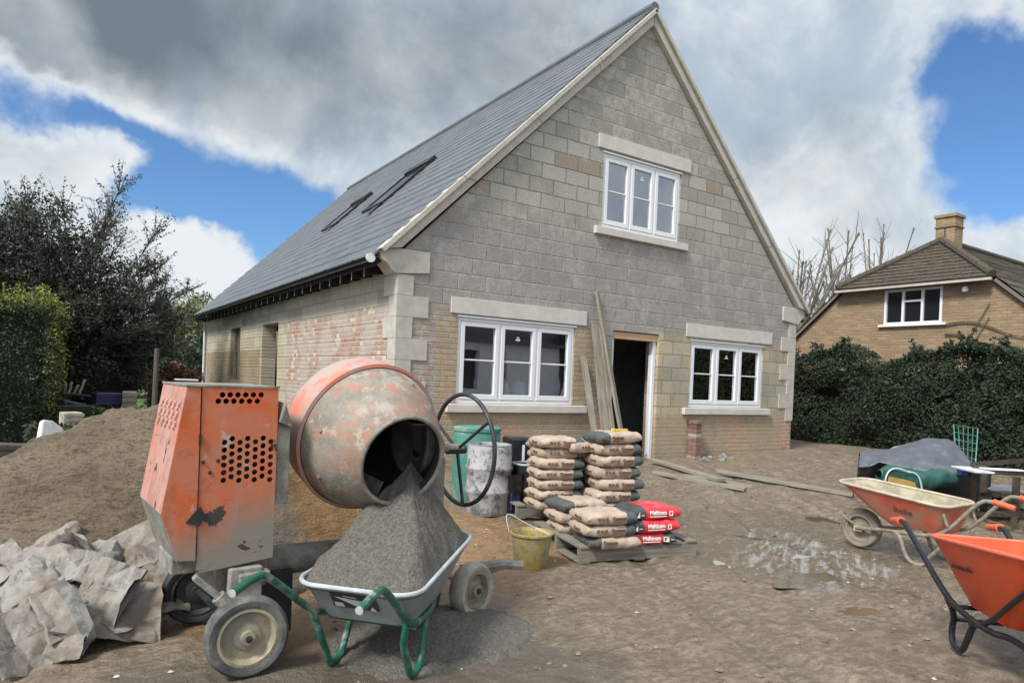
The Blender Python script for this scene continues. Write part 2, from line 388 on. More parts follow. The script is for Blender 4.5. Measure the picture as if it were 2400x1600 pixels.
@mk('slate_tile')
def _():
    o = obj_co(); x, y, z = sep(o); n = nz(o, 3, 5, .6); f = nz(o, 50, 4)
    mm, rn = blocks(y, z-.01, .30, .2333, .006)
    c = mixc(rn, (.086, .096, .110), (.124, .137, .155)); c = mixc(sm(n, .4, .65)*.4, c, (.16, .17, .176)); c = mixc(mm*.45, c, (.05, .055, .06))
    return dict(c=c, r=sm(n, .2, .8)*.15+.38, h=f*.3-mm, hd=.003, spec=.6)
@mk('white_frame')
def _():
    o = obj_co(); n = nz(o, 8, 4); return dict(c=mixc(n, (.72, .74, .77), (.80, .81, .83)), r=.35)
@mk('glass')
def _():
    fr = X.node('ShaderNodeFresnel', {'IOR': 1.5}); f = clampf(fr*2.8+.24)
    gl = X.node('ShaderNodeBsdfGlossy', {'Color': (.9, .95, 1, 1), 'Roughness': .015, 'Normal': X.node('ShaderNodeBump', {'Height': nz(obj_co(), 1.5, 2), 'Distance': .0012, 'Strength': 1.})})
    tr = X.node('ShaderNodeBsdfTransparent', {'Color': (.92, .95, .94, 1)})
    n = X.nt.nodes.new('ShaderNodeMixShader'); X.put(n.inputs[0], f); X.put(n.inputs[1], tr); X.put(n.inputs[2], gl)
    return dict(shader=X(n.outputs[0]))
@mk('dark_glass')
def _():
    return dict(c=(.012, .013, .015), r=.12, spec=.5)
def woodfn(a, b, sc=(1, 14, 14), r=.85):
    def fn():
        o = obj_co(); g = nz(vmul(o, sc), 3, 6, .6, .4); f = nz(vmul(o, (2, 30, 30)), 5, 3)
        c = mixc(sm(g, .3, .7), a, b); c = mixc(sm(f, .55, .75)*.5, c, [v*.5 for v in a])
        return dict(c=c, r=r, h=f, hd=.003)
    return fn
M['grey_timber'] = material('grey_timber', woodfn((.185, .165, .13), (.32, .295, .24)))
M['pallet_timber'] = material('pallet_timber', woodfn((.13, .12, .10), (.27, .25, .215)))
M['pine'] = material('pine', woodfn((.50, .33, .20), (.62, .43, .28)))
M['dark_timber'] = material('dark_timber', woodfn((.05, .042, .034), (.10, .085, .07)))
plain('black_plastic', (.016, .017, .019), .35, var=.3)
plain('soffit', (.012, .012, .013), .9)
plain('gutter_black', (.012, .014, .013), .3)
plain('rafter_paint', (.36, .38, .40), .7)
plain('dark_metal', (.035, .038, .042), .45, .2, dust=.25, dustc=(.10, .10, .10))
plain('interior', (.045, .045, .046), .95)
plain('interior_block', (.36, .36, .36), .95, sc=4)
plain('white_plastic', (.72, .74, .76), .4)
@mk('sand')
def _():
    p = pos(); x, y, z = sep(p); n = nz(p, 2.2, 6, .6); f = nz(vmul(p, (1, 1, 2.5)), 30, 5, .7); g = nz(p, 120, 2)
    c = mixc(sm(n, .35, .65), (.25, .190, .118), (.345, .275, .185)); c = mixc(sm(f, .48, .62)*.65, c, (.12, .088, .05)); st2 = nz(vmul(X.node('ShaderNodeVectorRotate', {0: p, 3: .5}, rotation_type='Z_AXIS'), (1., 4, 6)), 5, 6, .65); c = mixc(sm(st2, .5, .62)*.6, c, (.31, .255, .175)); c = mixc(sm(st2, .46, .38)*.55, c, (.10, .075, .045))
    br = sm(x+y*.15+(n-.5)*.8, -2.95, -2.5); c = mixc(br, c, mixc(sm(f, .35, .7), (.40, .245, .11), (.24, .135, .055)))
    gm = sm(nz(p, 1.1, 5, .6)+x*.13+y*-.10, .34, .50)*(1.-sm(z, .45, .95))*(1.-br)
    c = mixc(gm*.8, c, mixc(sm(f, .4, .65), (.12, .115, .10), (.25, .24, .215)))
    return dict(c=c, r=.95, h=f+g*.3+n+st2, hd=.07)
@mk('mortar')
def _():
    p = obj_co(); f = nz(p, 60, 5, .75); g = vor(p, 130); n = nz(p, 4, 4)
    c = mixc(sm(f, .35, .68), (.085, .08, .066), (.235, .222, .19)); c = mixc(n*.5, c, (.16, .15, .125))
    return dict(c=c, r=.85, h=f*1.2+g*.6, hd=.012)
def worn(base, faded, dustc, lowz, hi=.35, scr=1.):
    def fn():
        o = obj_co(); x, y, z = sep(o); n = nz(o, 3.2, 7, .68); m = nz(vadd(o, (4, 4, 4)), 8, 6, .7); f = nz(o, 60, 4, .7)
        st = nz(vmul(o, (14, 14, 1.4)), 1, 4, .6)
        c = mixc(sm(n, .36, .56), base, faded)
        c = mixc(sm(st, .5, .70)*.55, c, (.40, .24, .19)); c = mixc(sm(nz(vadd(o, (2, 7, 1)), 4, 8, .72), .50, .58)*.45, c, [v*.62 for v in base]); c = mixc(sm(nz(vmul(vadd(o, (1, 0, 3)), (1.5, 1.5, 1)), 5, 8, .75), .60, .64)*.8, c, (.44, .40, .35))
        lz = 1.-sm(z+(n-.5)*.55-x*.45*scr, lowz-.18, lowz+.12)
        c = mixc(clampf(sm(m, .62, .74)*.75+lz*sm(m, .22, .42)*1.), c, dustc)
        rust = sm(nz(vadd(o, (9, 1, 4)), 6.5, 5, .6), .62, .65); c = mixc(rust, c, (.055, .045, .045))
        return dict(c=c, r=sm(m, .3, .7)*.3+.5, h=m*.6+f*.3, hd=.004)
    return fn
M['orange_cover'] = material('orange_cover', worn((.60, .125, .035), (.52, .175, .095), (.25, .225, .185), .78))
M['sunlit_pink'] = material('sunlit_pink', worn((.50, .20, .145), (.50, .28, .235), (.38, .31, .27), .45))  # paler than the front cover: sun from the left put into the colour
@mk('drum_steel')
def _():
    o = obj_co(); x, y, z = sep(o); n = nz(o, 5, 7, .7); f = nz(o, 70, 4, .7); st = nz(vmul(o, (3, 3, 9)), 2, 5)
    c = mixc(sm(n, .35, .66), (.20, .185, .155), (.34, .30, .25)); c = mixc(sm(st, .50, .64)*.7, c, (.42, .20, .13)); c = mixc(sm(nz(vadd(o, (8, 2, 5)), 3, 8, .72), .50, .60)*.55, c, (.30, .17, .115)); c = mixc(sm(nz(vadd(o, (1, 6, 5)), 7, 8, .75), .54, .60)*.75, c, (.40, .38, .335)); c = mixc(sm(f, .55, .75)*.45, c, (.12, .10, .085))
    return dict(c=c, r=.75, h=n*.7+f*.5, hd=.006)
@mk('salmon_paint')
def _():
    o = obj_co(); n = nz(o, 4, 7, .7); f = nz(o, 60, 4, .7)
    c = mixc(sm(n, .42, .56), (.66, .22, .15), (.42, .33, .30)); c = mixc(sm(f, .6, .75)*.5, c, (.3, .2, .18))
    return dict(c=c, r=.6, h=f, hd=.003)
@mk('crusted_steel')
def _():
    o = obj_co(); n = nz(o, 9, 6, .7); f = nz(o, 80, 4, .7)
    c = mixc(sm(n, .3, .7), (.155, .145, .125), (.34, .325, .29)); c = mixc(sm(f, .55, .75)*.4, c, (.10, .09, .08))
    return dict(c=c, r=.85, h=n+f*.6, hd=.008)
@mk('drum_inside')
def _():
    o = obj_co(); n = nz(o, 9, 6, .7); return dict(c=mixc(n, (.02, .018, .016), (.05, .047, .04)), r=.9, h=n, hd=.02)  # near black tone for the whole inside of the drum
plain('clod', (.20, .16, .115), .95, var=.4, sc=20)
plain('pebble', (.40, .36, .30), .9, var=.4, sc=3)
plain('tyre', (.07, .074, .078), .8, var=.45, sc=7, bump=.003, dust=.38, dustc=(.20, .19, .165))
plain('mud_tyre', (.15, .135, .105), .9, var=.35, sc=9, bump=.004, dust=.6, dustc=(.25, .225, .175))
plain('pale_tyre', (.33, .31, .26), .9, var=.3, sc=9, bump=.005, dust=.5, dustc=(.42, .39, .33))
plain('black_tyre', (.03, .031, .034), .6, var=.3)
plain('cream_rim', (.34, .30, .205), .7, var=.25, sc=9, bump=.003, dust=.4, dustc=(.24, .225, .185))
plain('mud_rim', (.25, .22, .165), .85, var=.25, sc=14, bump=.004)
plain('green_paint', (.012, .12, .075), .35, var=.3, sc=10, dust=.2, dustc=(.38, .42, .38))
plain('galvanised', (.33, .36, .38), .42, .35, var=.18, sc=6, dust=.22, dustc=(.38, .38, .35))
plain('galv_rim', (.48, .53, .56), .45, .2, var=.15, sc=9, dust=.15, dustc=(.45, .44, .40))
plain('black_tube', (.022, .024, .03), .28, .3, var=.2)
plain('muddy_tube', (.25, .225, .175), .8, var=.3, sc=18, bump=.003)
plain('orange_plastic', (.66, .075, .018), .38, var=.10, sc=5)
plain('orange_rim', (.80, .17, .10), .4, var=.08, sc=5)
plain('muddy_orange', (.56, .12, .065), .6, var=.15, sc=5, bump=.002, dust=.42, dustc=(.33, .21, .15))
plain('muddy_inside', (.36, .325, .235), .9, var=.25, sc=10, bump=.006)
plain('muddy_rim', (.50, .43, .33), .8, var=.2, sc=10, bump=.003)
plain('orange_grip', (.72, .13, .06), .5, sc=30)
plain('faded_print', (.16, .07, .055), .8)
plain('dark_print', (.10, .035, .03), .7)
plain('sticker_black', (.035, .035, .038), .5)
plain('sticker_white', (.55, .57, .58), .5)
plain('ink', (.16, .105, .075), .8)
plain('white_print', (.80, .78, .76), .6)
plain('kraft', (.50, .39, .29), .8, var=.10, sc=7, bump=.001)
def kraftfn(end):
    def fn():
        o = obj_co(); x, y, z = sep(o); n = nz(o, 9, 5, .6); f = nz(vmul(o, (3, 3, 3)), 14, 5, .7)
        c = mixc(sm(n, .3, .7), (.40, .310, .235), (.51, .41, .32))
        band = sm(x*end, .128, .131); bc = mixc(n, (.045, .055, .056), (.11, .13, .13))
        c = mixc(band, c, bc)
        c = mixc(sm(nz(o, 16, 5, .7), .62, .75)*.35, c, (.40, .38, .34))
        return dict(c=c, r=.72, h=f, hd=.008)
    return fn
M['kraft_right'] = material('kraft_right', kraftfn(1)); M['kraft_left'] = material('kraft_left', kraftfn(-1))
def redfn(end):
    def fn():
        o = obj_co(); x, y, z = sep(o); n = nz(o, 12, 5, .6)
        c = mixc(sm(n, .3, .7), (.62, .03, .045), (.72, .055, .07)); c = mixc(sm(x*end, .118, .121), c, mixc(n, (.03, .032, .036), (.09, .10, .105)))
        topd = sm(z, .10, .125)*sm(nz(o, 5, 4), .4, .6); c = mixc(topd*.5, c, (.62, .36, .37))
        return dict(c=c, r=.33, h=nz(o, 11, 4), hd=.009)
    return fn
M['red_right'] = material('red_right', redfn(1)); M['red_left'] = material('red_left', redfn(-1))
@mk('crumpled_paper')
def _():
    o = obj_co(); x, y, z = sep(o); n = nz(o, 6, 6, .65); f = nz(o, 30, 5, .7); k = X.node('ShaderNodeObjectInfo', out=5)
    tone = mixc(k, (.19, .143, .10), (.31, .298, .275)); c = mixc(sm(n, .35, .65), X.node('ShaderNodeVectorMath', {0: tone, 1: (.72, .72, .72)}, operation='MULTIPLY'), tone); c = mixc(sm(f, .52, .66)*.45, c, (.25, .22, .185)); c = mixc(sm(nz(o, 40, 4, .7), .60, .66)*.7, c, (.12, .105, .09))
    def bx(x0, x1, y0, y1): return sm(x, x0-.002, x0+.002)*(1.-sm(x, x1-.002, x1+.002))*sm(y, y0-.002, y0+.002)*(1.-sm(y, y1-.002, y1+.002))
    let = sm(nz(vmul(o, (70, 12, 1)), 1, 2, .5), .47, .50)
    c = mixc(bx(-.02, .13, .02, .055)*let*.8, c, (.10, .085, .07)); c = mixc(bx(-.19, -.07, -.05, .03)*sm(nz(vmul(o, (40, 60, 1)), 1, 2), .5, .53)*.6, c, (.12, .10, .085)); c = mixc(bx(-.02, .10, .0, .008)*.7, c, (.12, .10, .08)); c = mixc(sm(x, .16, .165)*sm(k, .5, .55)*.8, c, (.10, .11, .11))
    gd = sm(nz(vadd(o, (5, 5, 5)), 7, 5, .7), .48, .6); c = mixc(gd*.4, c, (.36, .35, .325))
    return dict(c=c, r=.85, h=f*.8+n, hd=.006)
@mk('yellow_plastic')
def _():
    o = obj_co(); x, y, z = sep(o); n = nz(vmul(o, (9, 9, 3)), 2, 6, .65)
    c = mixc(sm(n, .35, .58), (.40, .28, .045), (.30, .27, .16)); c = mixc(sm(nz(o, 22, 5, .7), .50, .62)*.7, c, (.16, .135, .06)); c = mixc(sm(z, .12, .02)*.5, c, (.33, .20, .03))
    return dict(c=c, r=.6, h=n, hd=.003)
@mk('painted_drum')
def _():
    o = obj_co(); n = nz(o, 6, 7, .72); m = nz(vadd(o, (3, 3, 3)), 14, 6, .7)
    c = mixc(sm(n, .40, .55), (.13, .135, .145), (.40, .40, .41)); c = mixc(sm(m, .58, .66)*.8, c, (.05, .052, .06)); return dict(c=c, r=.7, h=m, hd=.004)
plain('teal_drum', (.07, .24, .19), .5, var=.15, sc=5, dust=.2, dustc=(.30, .38, .34))
plain('drip_blue', (.03, .05, .14), .5)
plain('tarp_grey', (.085, .095, .115), .5, var=.15, sc=7, bump=.003, dust=.2, dustc=(.16, .165, .18))
plain('green_canvas', (.018, .085, .07), .55, var=.2, sc=8, bump=.003)
plain('yellow_panel', (.42, .26, .07), .6)
plain('rope_white', (.55, .62, .62), .6)
plain('blue_plastic', (.02, .06, .22), .4)
plain('navy_tarp', (.018, .02, .075), .5)
plain('rust_steel', (.075, .058, .045), .7, .2, var=.35, sc=12)
plain('rubble', (.22, .215, .20), .9, var=.5, sc=14, bump=.006)
plain('stone_bits', (.40, .36, .28), .9, var=.3, sc=6)
@mk('pier_brick')
def _():
    o = obj_co(); x, y, z = sep(o); mb, rb = blocks(x+y+.02, z, .225, .075, .008, .5); n = nz(o, 8, 5)
    c = mixc(sm(z+(n-.5)*.1, .27, .30), mixc(n, (.30, .26, .19), (.38, .34, .26)), mixc(rb, (.17, .085, .07), (.26, .15, .125)))
    c = mixc(sm(z, .58, .60)*(1.-sm(z, .66, .68))*.8, c, (.42, .38, .37))
    return dict(c=mixc(mb*.7, c, (.16, .12, .10)), r=.9, h=n-mb, hd=.008)
@mk('brown_brick')
def _():
    o = obj_co(); x, y, z = sep(o); n = nz(o, 2.2, 5, .6); f = nz(o, 30, 4)
    mb, rb = blocks(y+x, z, .24, .079, .010, .5)
    c = mixc(rb, (.24, .165, .10), (.38, .275, .17)); c = mixc(sm(rb, .78, .82)*.7, c, (.22, .14, .085)); c = mixc(sm(n, .4, .7)*.4, c, (.36, .26, .16)); c = mixc(mb*.6, c, (.34, .28, .20))
    return dict(c=c, r=.9, h=f-mb, hd=.01)
@mk('mossy_tile')
def _():
    o = obj_co(); x, y, z = sep(o); n = nz(o, 2.5, 6, .65); f = nz(o, 14, 5, .7)
    c = mixc(sm(f, .35, .65), (.045, .036, .030), (.105, .085, .068)); c = mixc(sm(n, .46, .62)*.8, c, (.085, .076, .035)); c = mixc(sm(f, .62, .7)*.6, c, (.22, .21, .185))
    return dict(c=c, r=.92, h=f, hd=.03)
@mk('bark')
def _():
    o = obj_co(); n = nz(vmul(o, (3, 3, .6)), 4, 5); return dict(c=mixc(n, (.055, .047, .038), (.13, .115, .095)), r=.95, h=n, hd=.02)
@mk('pale_bark')
def _():
    o = obj_co(); n = nz(o, 5, 5); return dict(c=mixc(n, (.13, .115, .10), (.24, .22, .19)), r=.95)
def leafm(name, a, b, r=.55):
    def fn():
        p = pos(); n = nz(p, 1.6, 4, .6); k = wn(X.node('ShaderNodeVectorMath', {0: vmul(p, (16, 16, 16))}, operation='FLOOR'))
        return dict(c=mixc(clampf(n*.9+k*.5-.2), a, b), r=r)
    M[name] = material(name, fn)
leafm('dark_leaf', (.016, .028, .016), (.045, .062, .035)); leafm('hedge_leaf', (.010, .026, .012), (.032, .058, .020)); leafm('fresh_leaf', (.10, .15, .012), (.24, .27, .03))
leafm('ivy_leaf', (.006, .018, .010), (.040, .058, .026), .75); leafm('shrub_leaf', (.10, .14, .06), (.22, .26, .12)); leafm('red_shrub', (.12, .055, .035), (.20, .10, .06))
leafm('plant_leaf', (.05, .12, .03), (.16, .26, .08)); plain('hedge_core', (.008, .014, .008), .98)
# ------------------------------------------------------------------ ground
def gz(x, y):
    return .2*sms(-4.2, -.6, y)*sms(-1.5, .5, x+ (0 if y < 0 else 3)) + .10*sms(3, 9, x)
GLARE_PUD = [(1.12, -4.40, .15, .11, .014), (2.05, -4.62, .22, .16, .012)]
PUD = [(3.95, -3.50, .34, .30, .035), (1.28, -5.15, .26, .10, .012), (.98, -5.75, .12, .07, .012), (2.35, -3.85, .16, .16, .014)]
def gh(x, y):
    z = gz(x, y)
    near = sms(14, 6, abs(y+3)+abs(x)*.5)
    if near > 0:
        z += near*(.028*fbm(x, y, 0, 3, .7) + .018*fbm(x+5, y, 2, 3, 2.6) + .008*fbm(x, y*1.5, 7, 3, 8.)+.003*fbm(x, y*1.3, 3, 2, 22.))
        t = y*.75-x*.5+.35*fbm(x, y, 4, 2, .5); z += near*.016*max(-1, min(.6, 1.5*math.sin(t*5.2)))*sms(-.4, .3, fbm(x+2, y, 9, 2, .45))*(1+.5*math.sin((x*.75+y*.5)*60)*sms(.2, .5, fbm(x, y, 12, 2, .6)))
    if near > 0:
        q = x-y*.436-4.25+.32*fbm(x*.5, y*.5, 3, 2, 1.)
        for o_ in (0, 1.3, -1.9): z -= near*.022*math.exp(-((q-o_)/.10)**4)-near*.010*math.exp(-((abs(q-o_)-.16)/.05)**2)
    for cx, cy, rx, ry, dp in PUD+GLARE_PUD:
        d = ((x-cx)/rx)**2+((y-cy)/ry)**2
        if d < 4: z -= dp*1.4*math.exp(-d*1.2)
    return z
def axis(lo, hi, st, far, grow=1.25):
    a = [lo+i*st for i in range(int((hi-lo)/st)+1)]; s = st; b = a[-1]
    while b < far[1]: s *= grow; b += s; a.append(b)
    s = st; b = a[0]
    while b > far[0]: s *= grow; b -= s; a.insert(0, b)
    return a
xs = axis(-4.5, 6, .028, (-700, 700)); ys = axis(-7.2, .2, .028, (-400, 900))
g = MB(); g.v = [(x, y, gh(x, y)) for y in ys for x in xs]; n = len(xs)
g.f = [(j*n+i, j*n+i+1, (j+1)*n+i+1, (j+1)*n+i) for j in range(len(ys)-1) for i in range(n-1)]; g.mi = [0]*len(g.f)
gm = []
for f in g.f:
    x, y, _ = g.v[f[0]]; gm.append(1 if (y > 26 or abs(x) > 60 or y < -45) else 0)
g.mi = gm
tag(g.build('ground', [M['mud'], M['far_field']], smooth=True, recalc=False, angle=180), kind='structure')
def flat(name, pts, z, mat, kind='structure', **k):
    b = MB(); b.add([(p[0], p[1], z) for p in pts], [tuple(range(len(pts)))]); return tag(b.build(name, mat), kind=kind, **k)
def disc(cx, cy, rx, ry, seed, n=40):
    return [(cx+rx*math.cos(a)*(1+.25*fbm(math.cos(a), math.sin(a), seed, 2, 1.5)), cy+ry*math.sin(a)*(1+.25*fbm(math.cos(a), math.sin(a), seed+3, 2, 1.5))) for a in [2*math.pi*i/n for i in range(n)]]
def base_at(cx, cy, rx):
    v = [gh(cx+rx*a*.8, cy+rx*b*.8) for a, b in ((0, 0), (1, 0), (-1, 0), (0, 1), (0, -1), (.5, .5), (-.5, -.5), (.5, -.5), (-.5, .5))]
    return sum(v)/len(v)+.010
for i, (cx, cy, rx, ry, dp) in enumerate(PUD): flat('puddle', disc(cx, cy, rx*1.5, ry*1.5, i), base_at(cx, cy, rx)-dp*.62+.001*i, M['puddle_water'])
for i, (cx, cy, rx, ry, dp) in enumerate(GLARE_PUD): flat('puddle', disc(cx, cy, rx*1.3, ry*1.3, i+9), base_at(cx, cy, rx)-dp*.80-.006-.0015*i, M['glare_water'])
lw = MB(); lw.box((-12, 14.5, .0), (-.5, 40, .21)); tag(lw.build('lawn', M['grass']), kind='structure')
# ------------------------------------------------------------------ the new house
W_, L_, EZ, AX, AZ = 8.64, 14.1, 3.09, 4.32, 7.69
XZ = Matrix(((1, 0, 0, 0), (0, 0, 1, 0), (0, 1, 0, 0), (0, 0, 0, 1)))     # local xy -> x,z ; thickness -> y
YZ = Matrix(((0, 0, 1, 0), (1, 0, 0, 0), (0, 1, 0, 0), (0, 0, 0, 1)))     # local xy -> y,z ; thickness -> x
def rect(x0, x1, z0, z1): return [(x0, z0), (x1, z0), (x1, z1), (x0, z1)]
H = thing('unfinished_house', 'unfinished bare block house with steep grey tiled gable roof and white windows', 'house')
W1 = (.922, 2.993, 1.125, 2.345); W2 = (5.614, 7.662, 1.12, 2.312); W3 = (3.435, 5.189, 3.965, 5.157); DO = (3.772, 4.826, .16, 2.356)
f_ = MB(); f_.prism([[(0, -.3), (W_, -.3), (W_, 3.08), (AX, 7.40), (0, 3.08)], rect(*W1), rect(*W2), rect(*W3), rect(*DO)], .3, XZ); tag(f_.build('wall', M['front_wall'], H), 'block gable front wall with grey mortar smears')
s_ = MB(); s_.prism([[(.303, -.3), (L_-.3, -.3), (L_-.3, 3.05), (.303, 3.05)], rect(5.85, 7.15, .15, 2.46), rect(9.35, 10.48, 1.2, 2.5)], .3, YZ); tag(s_.build('wall', M['side_wall'], H), 'side wall of blocks with a large patch of old red brick')
b_ = MB(); b_.box((W_-.3, .303, -.3), (W_, L_-.3, 3.05)); b_.build('wall', M['side_wall'], H)
b_ = MB(); b_.prism([[(0, -.3), (W_, -.3), (W_, 3.08), (AX, 7.40), (0, 3.08)]], .3, Matrix.Translation((0, L_-.3, 0)) @ XZ); b_.build('wall', M['front_wall'], H)
b_ = MB(); b_.box((.3, .3, .1), (W_-.3, L_-.3, .16)); b_.build('floor', M['interior_block'], H)
b_ = MB(); b_.box((.3, 3.9, .16), (W_-.3, 4.0, 2.6)); b_.build('partition_wall', M['interior_block'], H)
b_ = MB(); b_.box((.3, .3, 2.62), (W_-.3, L_-.3, 2.8)); b_.build('ceiling', M['interior'], H)
b_ = MB(); b_.box((1.9, 3.9, 2.8), (6.8, 4.0, 5.2)); b_.build('partition_wall', M['interior_block'], H)
# roof: courses of flat tiles, each lapping the one below
def roof_side(sx):
    b = MB(); n = 23; y0, y1 = -.06, L_+.05
    ex, ez = (-.36, 3.01); run = (AX+.36)/n
    for i in range(n):
        xa = ex+i*run; xb = xa+run+.05; za = ez+(xa-ex)*1.0; zb = ez+(xb-ex)*1.0
        q = [(xa, za+.034), (xb, zb+.006), (xb, zb-.02), (xa, za-.0)]
        if i == n-1: q = [(xa, za+.034), (AX, ez+AX-ex+.012), (AX, ez+AX-ex-.02), (xa, za)]
        vs = [(p[0] if sx < 0 else W_-p[0], y, p[1]) for y in (y0, y1) for p in q]
        b.add(vs, [(0, 1, 2, 3), (7, 6, 5, 4), (0, 4, 5, 1), (1, 5, 6, 2), (2, 6, 7, 3), (3, 7, 4, 0)])
    return b
roof = roof_side(-1).build('roof', M['slate_tile'], H); roof2 = roof_side(1).build('roof', M['slate_tile'], H)
b_ = MB(); b_.tube([(AX, y, AZ+.0) for y in (-.10, L_+.06)], .085, 8); b_.build('ridge_tiles', M['slate_tile'], H, smooth=True)
b_ = MB()   # underlay below the tiles, black boards and soffit
for s in (-1, 1):
    q = [(-.33, 2.93), (AX, 7.58), (AX, 7.50), (-.30, 2.885)]
    b_.prism([[(p[0] if s < 0 else W_-p[0], p[1]) for p in q]], L_-.05, Matrix.Translation((0, .03, 0)) @ XZ)
b_.build('roof_underlay', M['soffit'], H)
for i in range(30):
    y = .42+i*.465
    b_ = MB(); b_.prism([[(-.305, 2.80), (-.01, 2.86), (-.01, 3.15), (-.305, 2.89)]], .045, Matrix.Translation((0, y, 0)) @ XZ)
    b_.add([(-.31, y-.004, 2.785), (-.31, y+.014, 2.785), (-.31, y+.014, 2.905), (-.31, y-.004, 2.905)], [(0, 1, 2, 3)], 1)
    b_.build('rafter_foot', [M['soffit'], M['rafter_paint']], H)
b_ = MB(); b_.box((-.335, .05, 2.90), (-.31, L_, 3.0)); b_.build('fascia', M['soffit'], H)
gt = MB(); pr = [(.055*math.cos(a)-.395, 2.985+.055*math.sin(a)) for a in [math.pi*(1+i/8) for i in range(9)]]+[(.048*math.cos(a)-.395, 2.985+.048*math.sin(a)) for a in [math.pi*(2-i/8) for i in range(9)]]
gt.prism([pr], L_, Matrix.Translation((0, .0, 0)) @ XZ); go = gt.build('gutter', M['gutter_black'], H, smooth=True)
b_ = MB(); b_.tube([(-.395, -.02, 2.975), (-.395, .01, 2.975)], .06, 14); b_.build('gutter_end', M['white_plastic'], go)
for i in range(12):
    b_ = MB(); b_.tube([(-.34, .5+i*1.15, 3.0), (-.40, .5+i*1.15, 2.925), (-.455, .5+i*1.15, 2.995)], .012, 6); b_.build('gutter_bracket', M['gutter_black'], go)
b_ = MB(); b_.tube([(-.08, L_-.1, 2.9), (-.06, L_-.1, 2.7), (-.06, L_-.1, .2)], .035, 8); b_.build('downpipe', M['white_plastic'], H)
# verge stones
def side(px): return lambda p: (p[0], p[1]) if px < 0 else (W_-p[0], p[1])
for s in (-1, 1):
    S = side(s)
    vo = [(-.02, 3.135), (AX, 7.395+.02), (AX, 7.66), (-.285, 3.075), (-.27, 3.10)]
    segs = 4
    for k in range(segs):
        t0, t1 = k/segs, (k+1)/segs-.0012
        A = lambda t: (0+t*AX, 3.15+t*4.255); B = lambda t: (-.30+t*(AX+.30), 3.10+t*4.56)
        q = [A(t0), A(t1), B(t1), B(t0)]
        b_ = MB(); b_.prism([[S(p) for p in q]], .14, Matrix.Translation((0, -.085, 0)) @ XZ)
        q2 = [(B(t0)[0]+.045, B(t0)[1]-.045), (B(t1)[0]+.045, B(t1)[1]-.045), (B(t1)[0]-.004, B(t1)[1]+.0), (B(t0)[0]-.004, B(t0)[1]+.0)]
        b_.prism([[S(p) for p in q2]], .05, Matrix.Translation((0, -.136, 0)) @ XZ)
        b_.build('verge_stone', M['limestone'], H, bevel=.006)
    # kneeler with its curved underside
    kn = [(.44, 3.145), (.44, 2.87), (.005, 2.83)] + [(-.01-.27*t, 2.80+.24*(t**.55 if t < .5 else (.5**.55+(t-.5)*.62))) for t in [i/10 for i in range(11)]]
    kn = [(.44, 3.145), (.44, 2.865), (.0, 2.82), (-.035, 2.815), (-.075, 2.83), (-.115, 2.87), (-.15, 2.915), (-.19, 2.945), (-.235, 2.965), (-.262, 2.99), (-.272, 3.03), (-.30, 3.10), (-.005, 3.145)]
    b_ = MB(); b_.prism([[S(p) for p in kn]], .335, Matrix.Translation((0, -.035, 0)) @ XZ); b_.build('kneeler_stone', M['limestone'], H, bevel=.008)
    z = 2.815; k = 0
    while z > .95:
        hgt = .283 if k else .27; w = .215 if k % 2 == 0 else .445; d = .42 if k % 2 == 0 else .24; z2 = max(z-hgt, .88 if s > 0 else .95)
        b_ = MB(); a0, a1 = (-.018, w) if s < 0 else (W_-w, W_+.018)
        b_.box((a0, -.018, z2+.004), (a1, -.001, z)); 
        b_.box((a0, -.001, z2+.004), ((-.001) if s < 0 else a1, d, z)) if s < 0 else b_.box((W_+.001, -.001, z2+.004), (a1, d, z))
        b_.build('quoin_stone', M['limestone'], H); z = z2; k += 1
def lintel(x0, x1, z0, z1): b = MB(); b.box((x0, -.022, z0), (x1, .1, z1)); b.build('lintel', M['new_stone'], H, bevel=.004)
def sill(x0, x1, z0, z1): b = MB(); b.prism([[(-.07, z0), (.10, z0), (.10, z1+.012), (-.07, z1)]], x1-x0, Matrix(((0, 0, 1, x0), (1, 0, 0, 0), (0, 1, 0, 0), (0, 0, 0, 1)))); b.build('sill', M['new_stone'], H, bevel=.005)
lintel(.792, 3.206, 2.378, 2.598); lintel(5.481, 7.897, 2.368, 2.598); lintel(3.304, 5.412, 5.207, 5.425)
sill(.765, 3.235, 1.01, 1.118); sill(5.46, 7.86, 1.0, 1.113); sill(3.28, 5.37, 3.845, 3.958)
def ringbox(b, x0, x1, z0, z1, w, y0, y1, wb=None):
    b.prism([rect(x0, x1, z0, z1), rect(x0+w, x1-w, z0+(wb or w), z1-w)[::-1]], y1-y0, Matrix.Translation((0, y0, 0)) @ XZ)
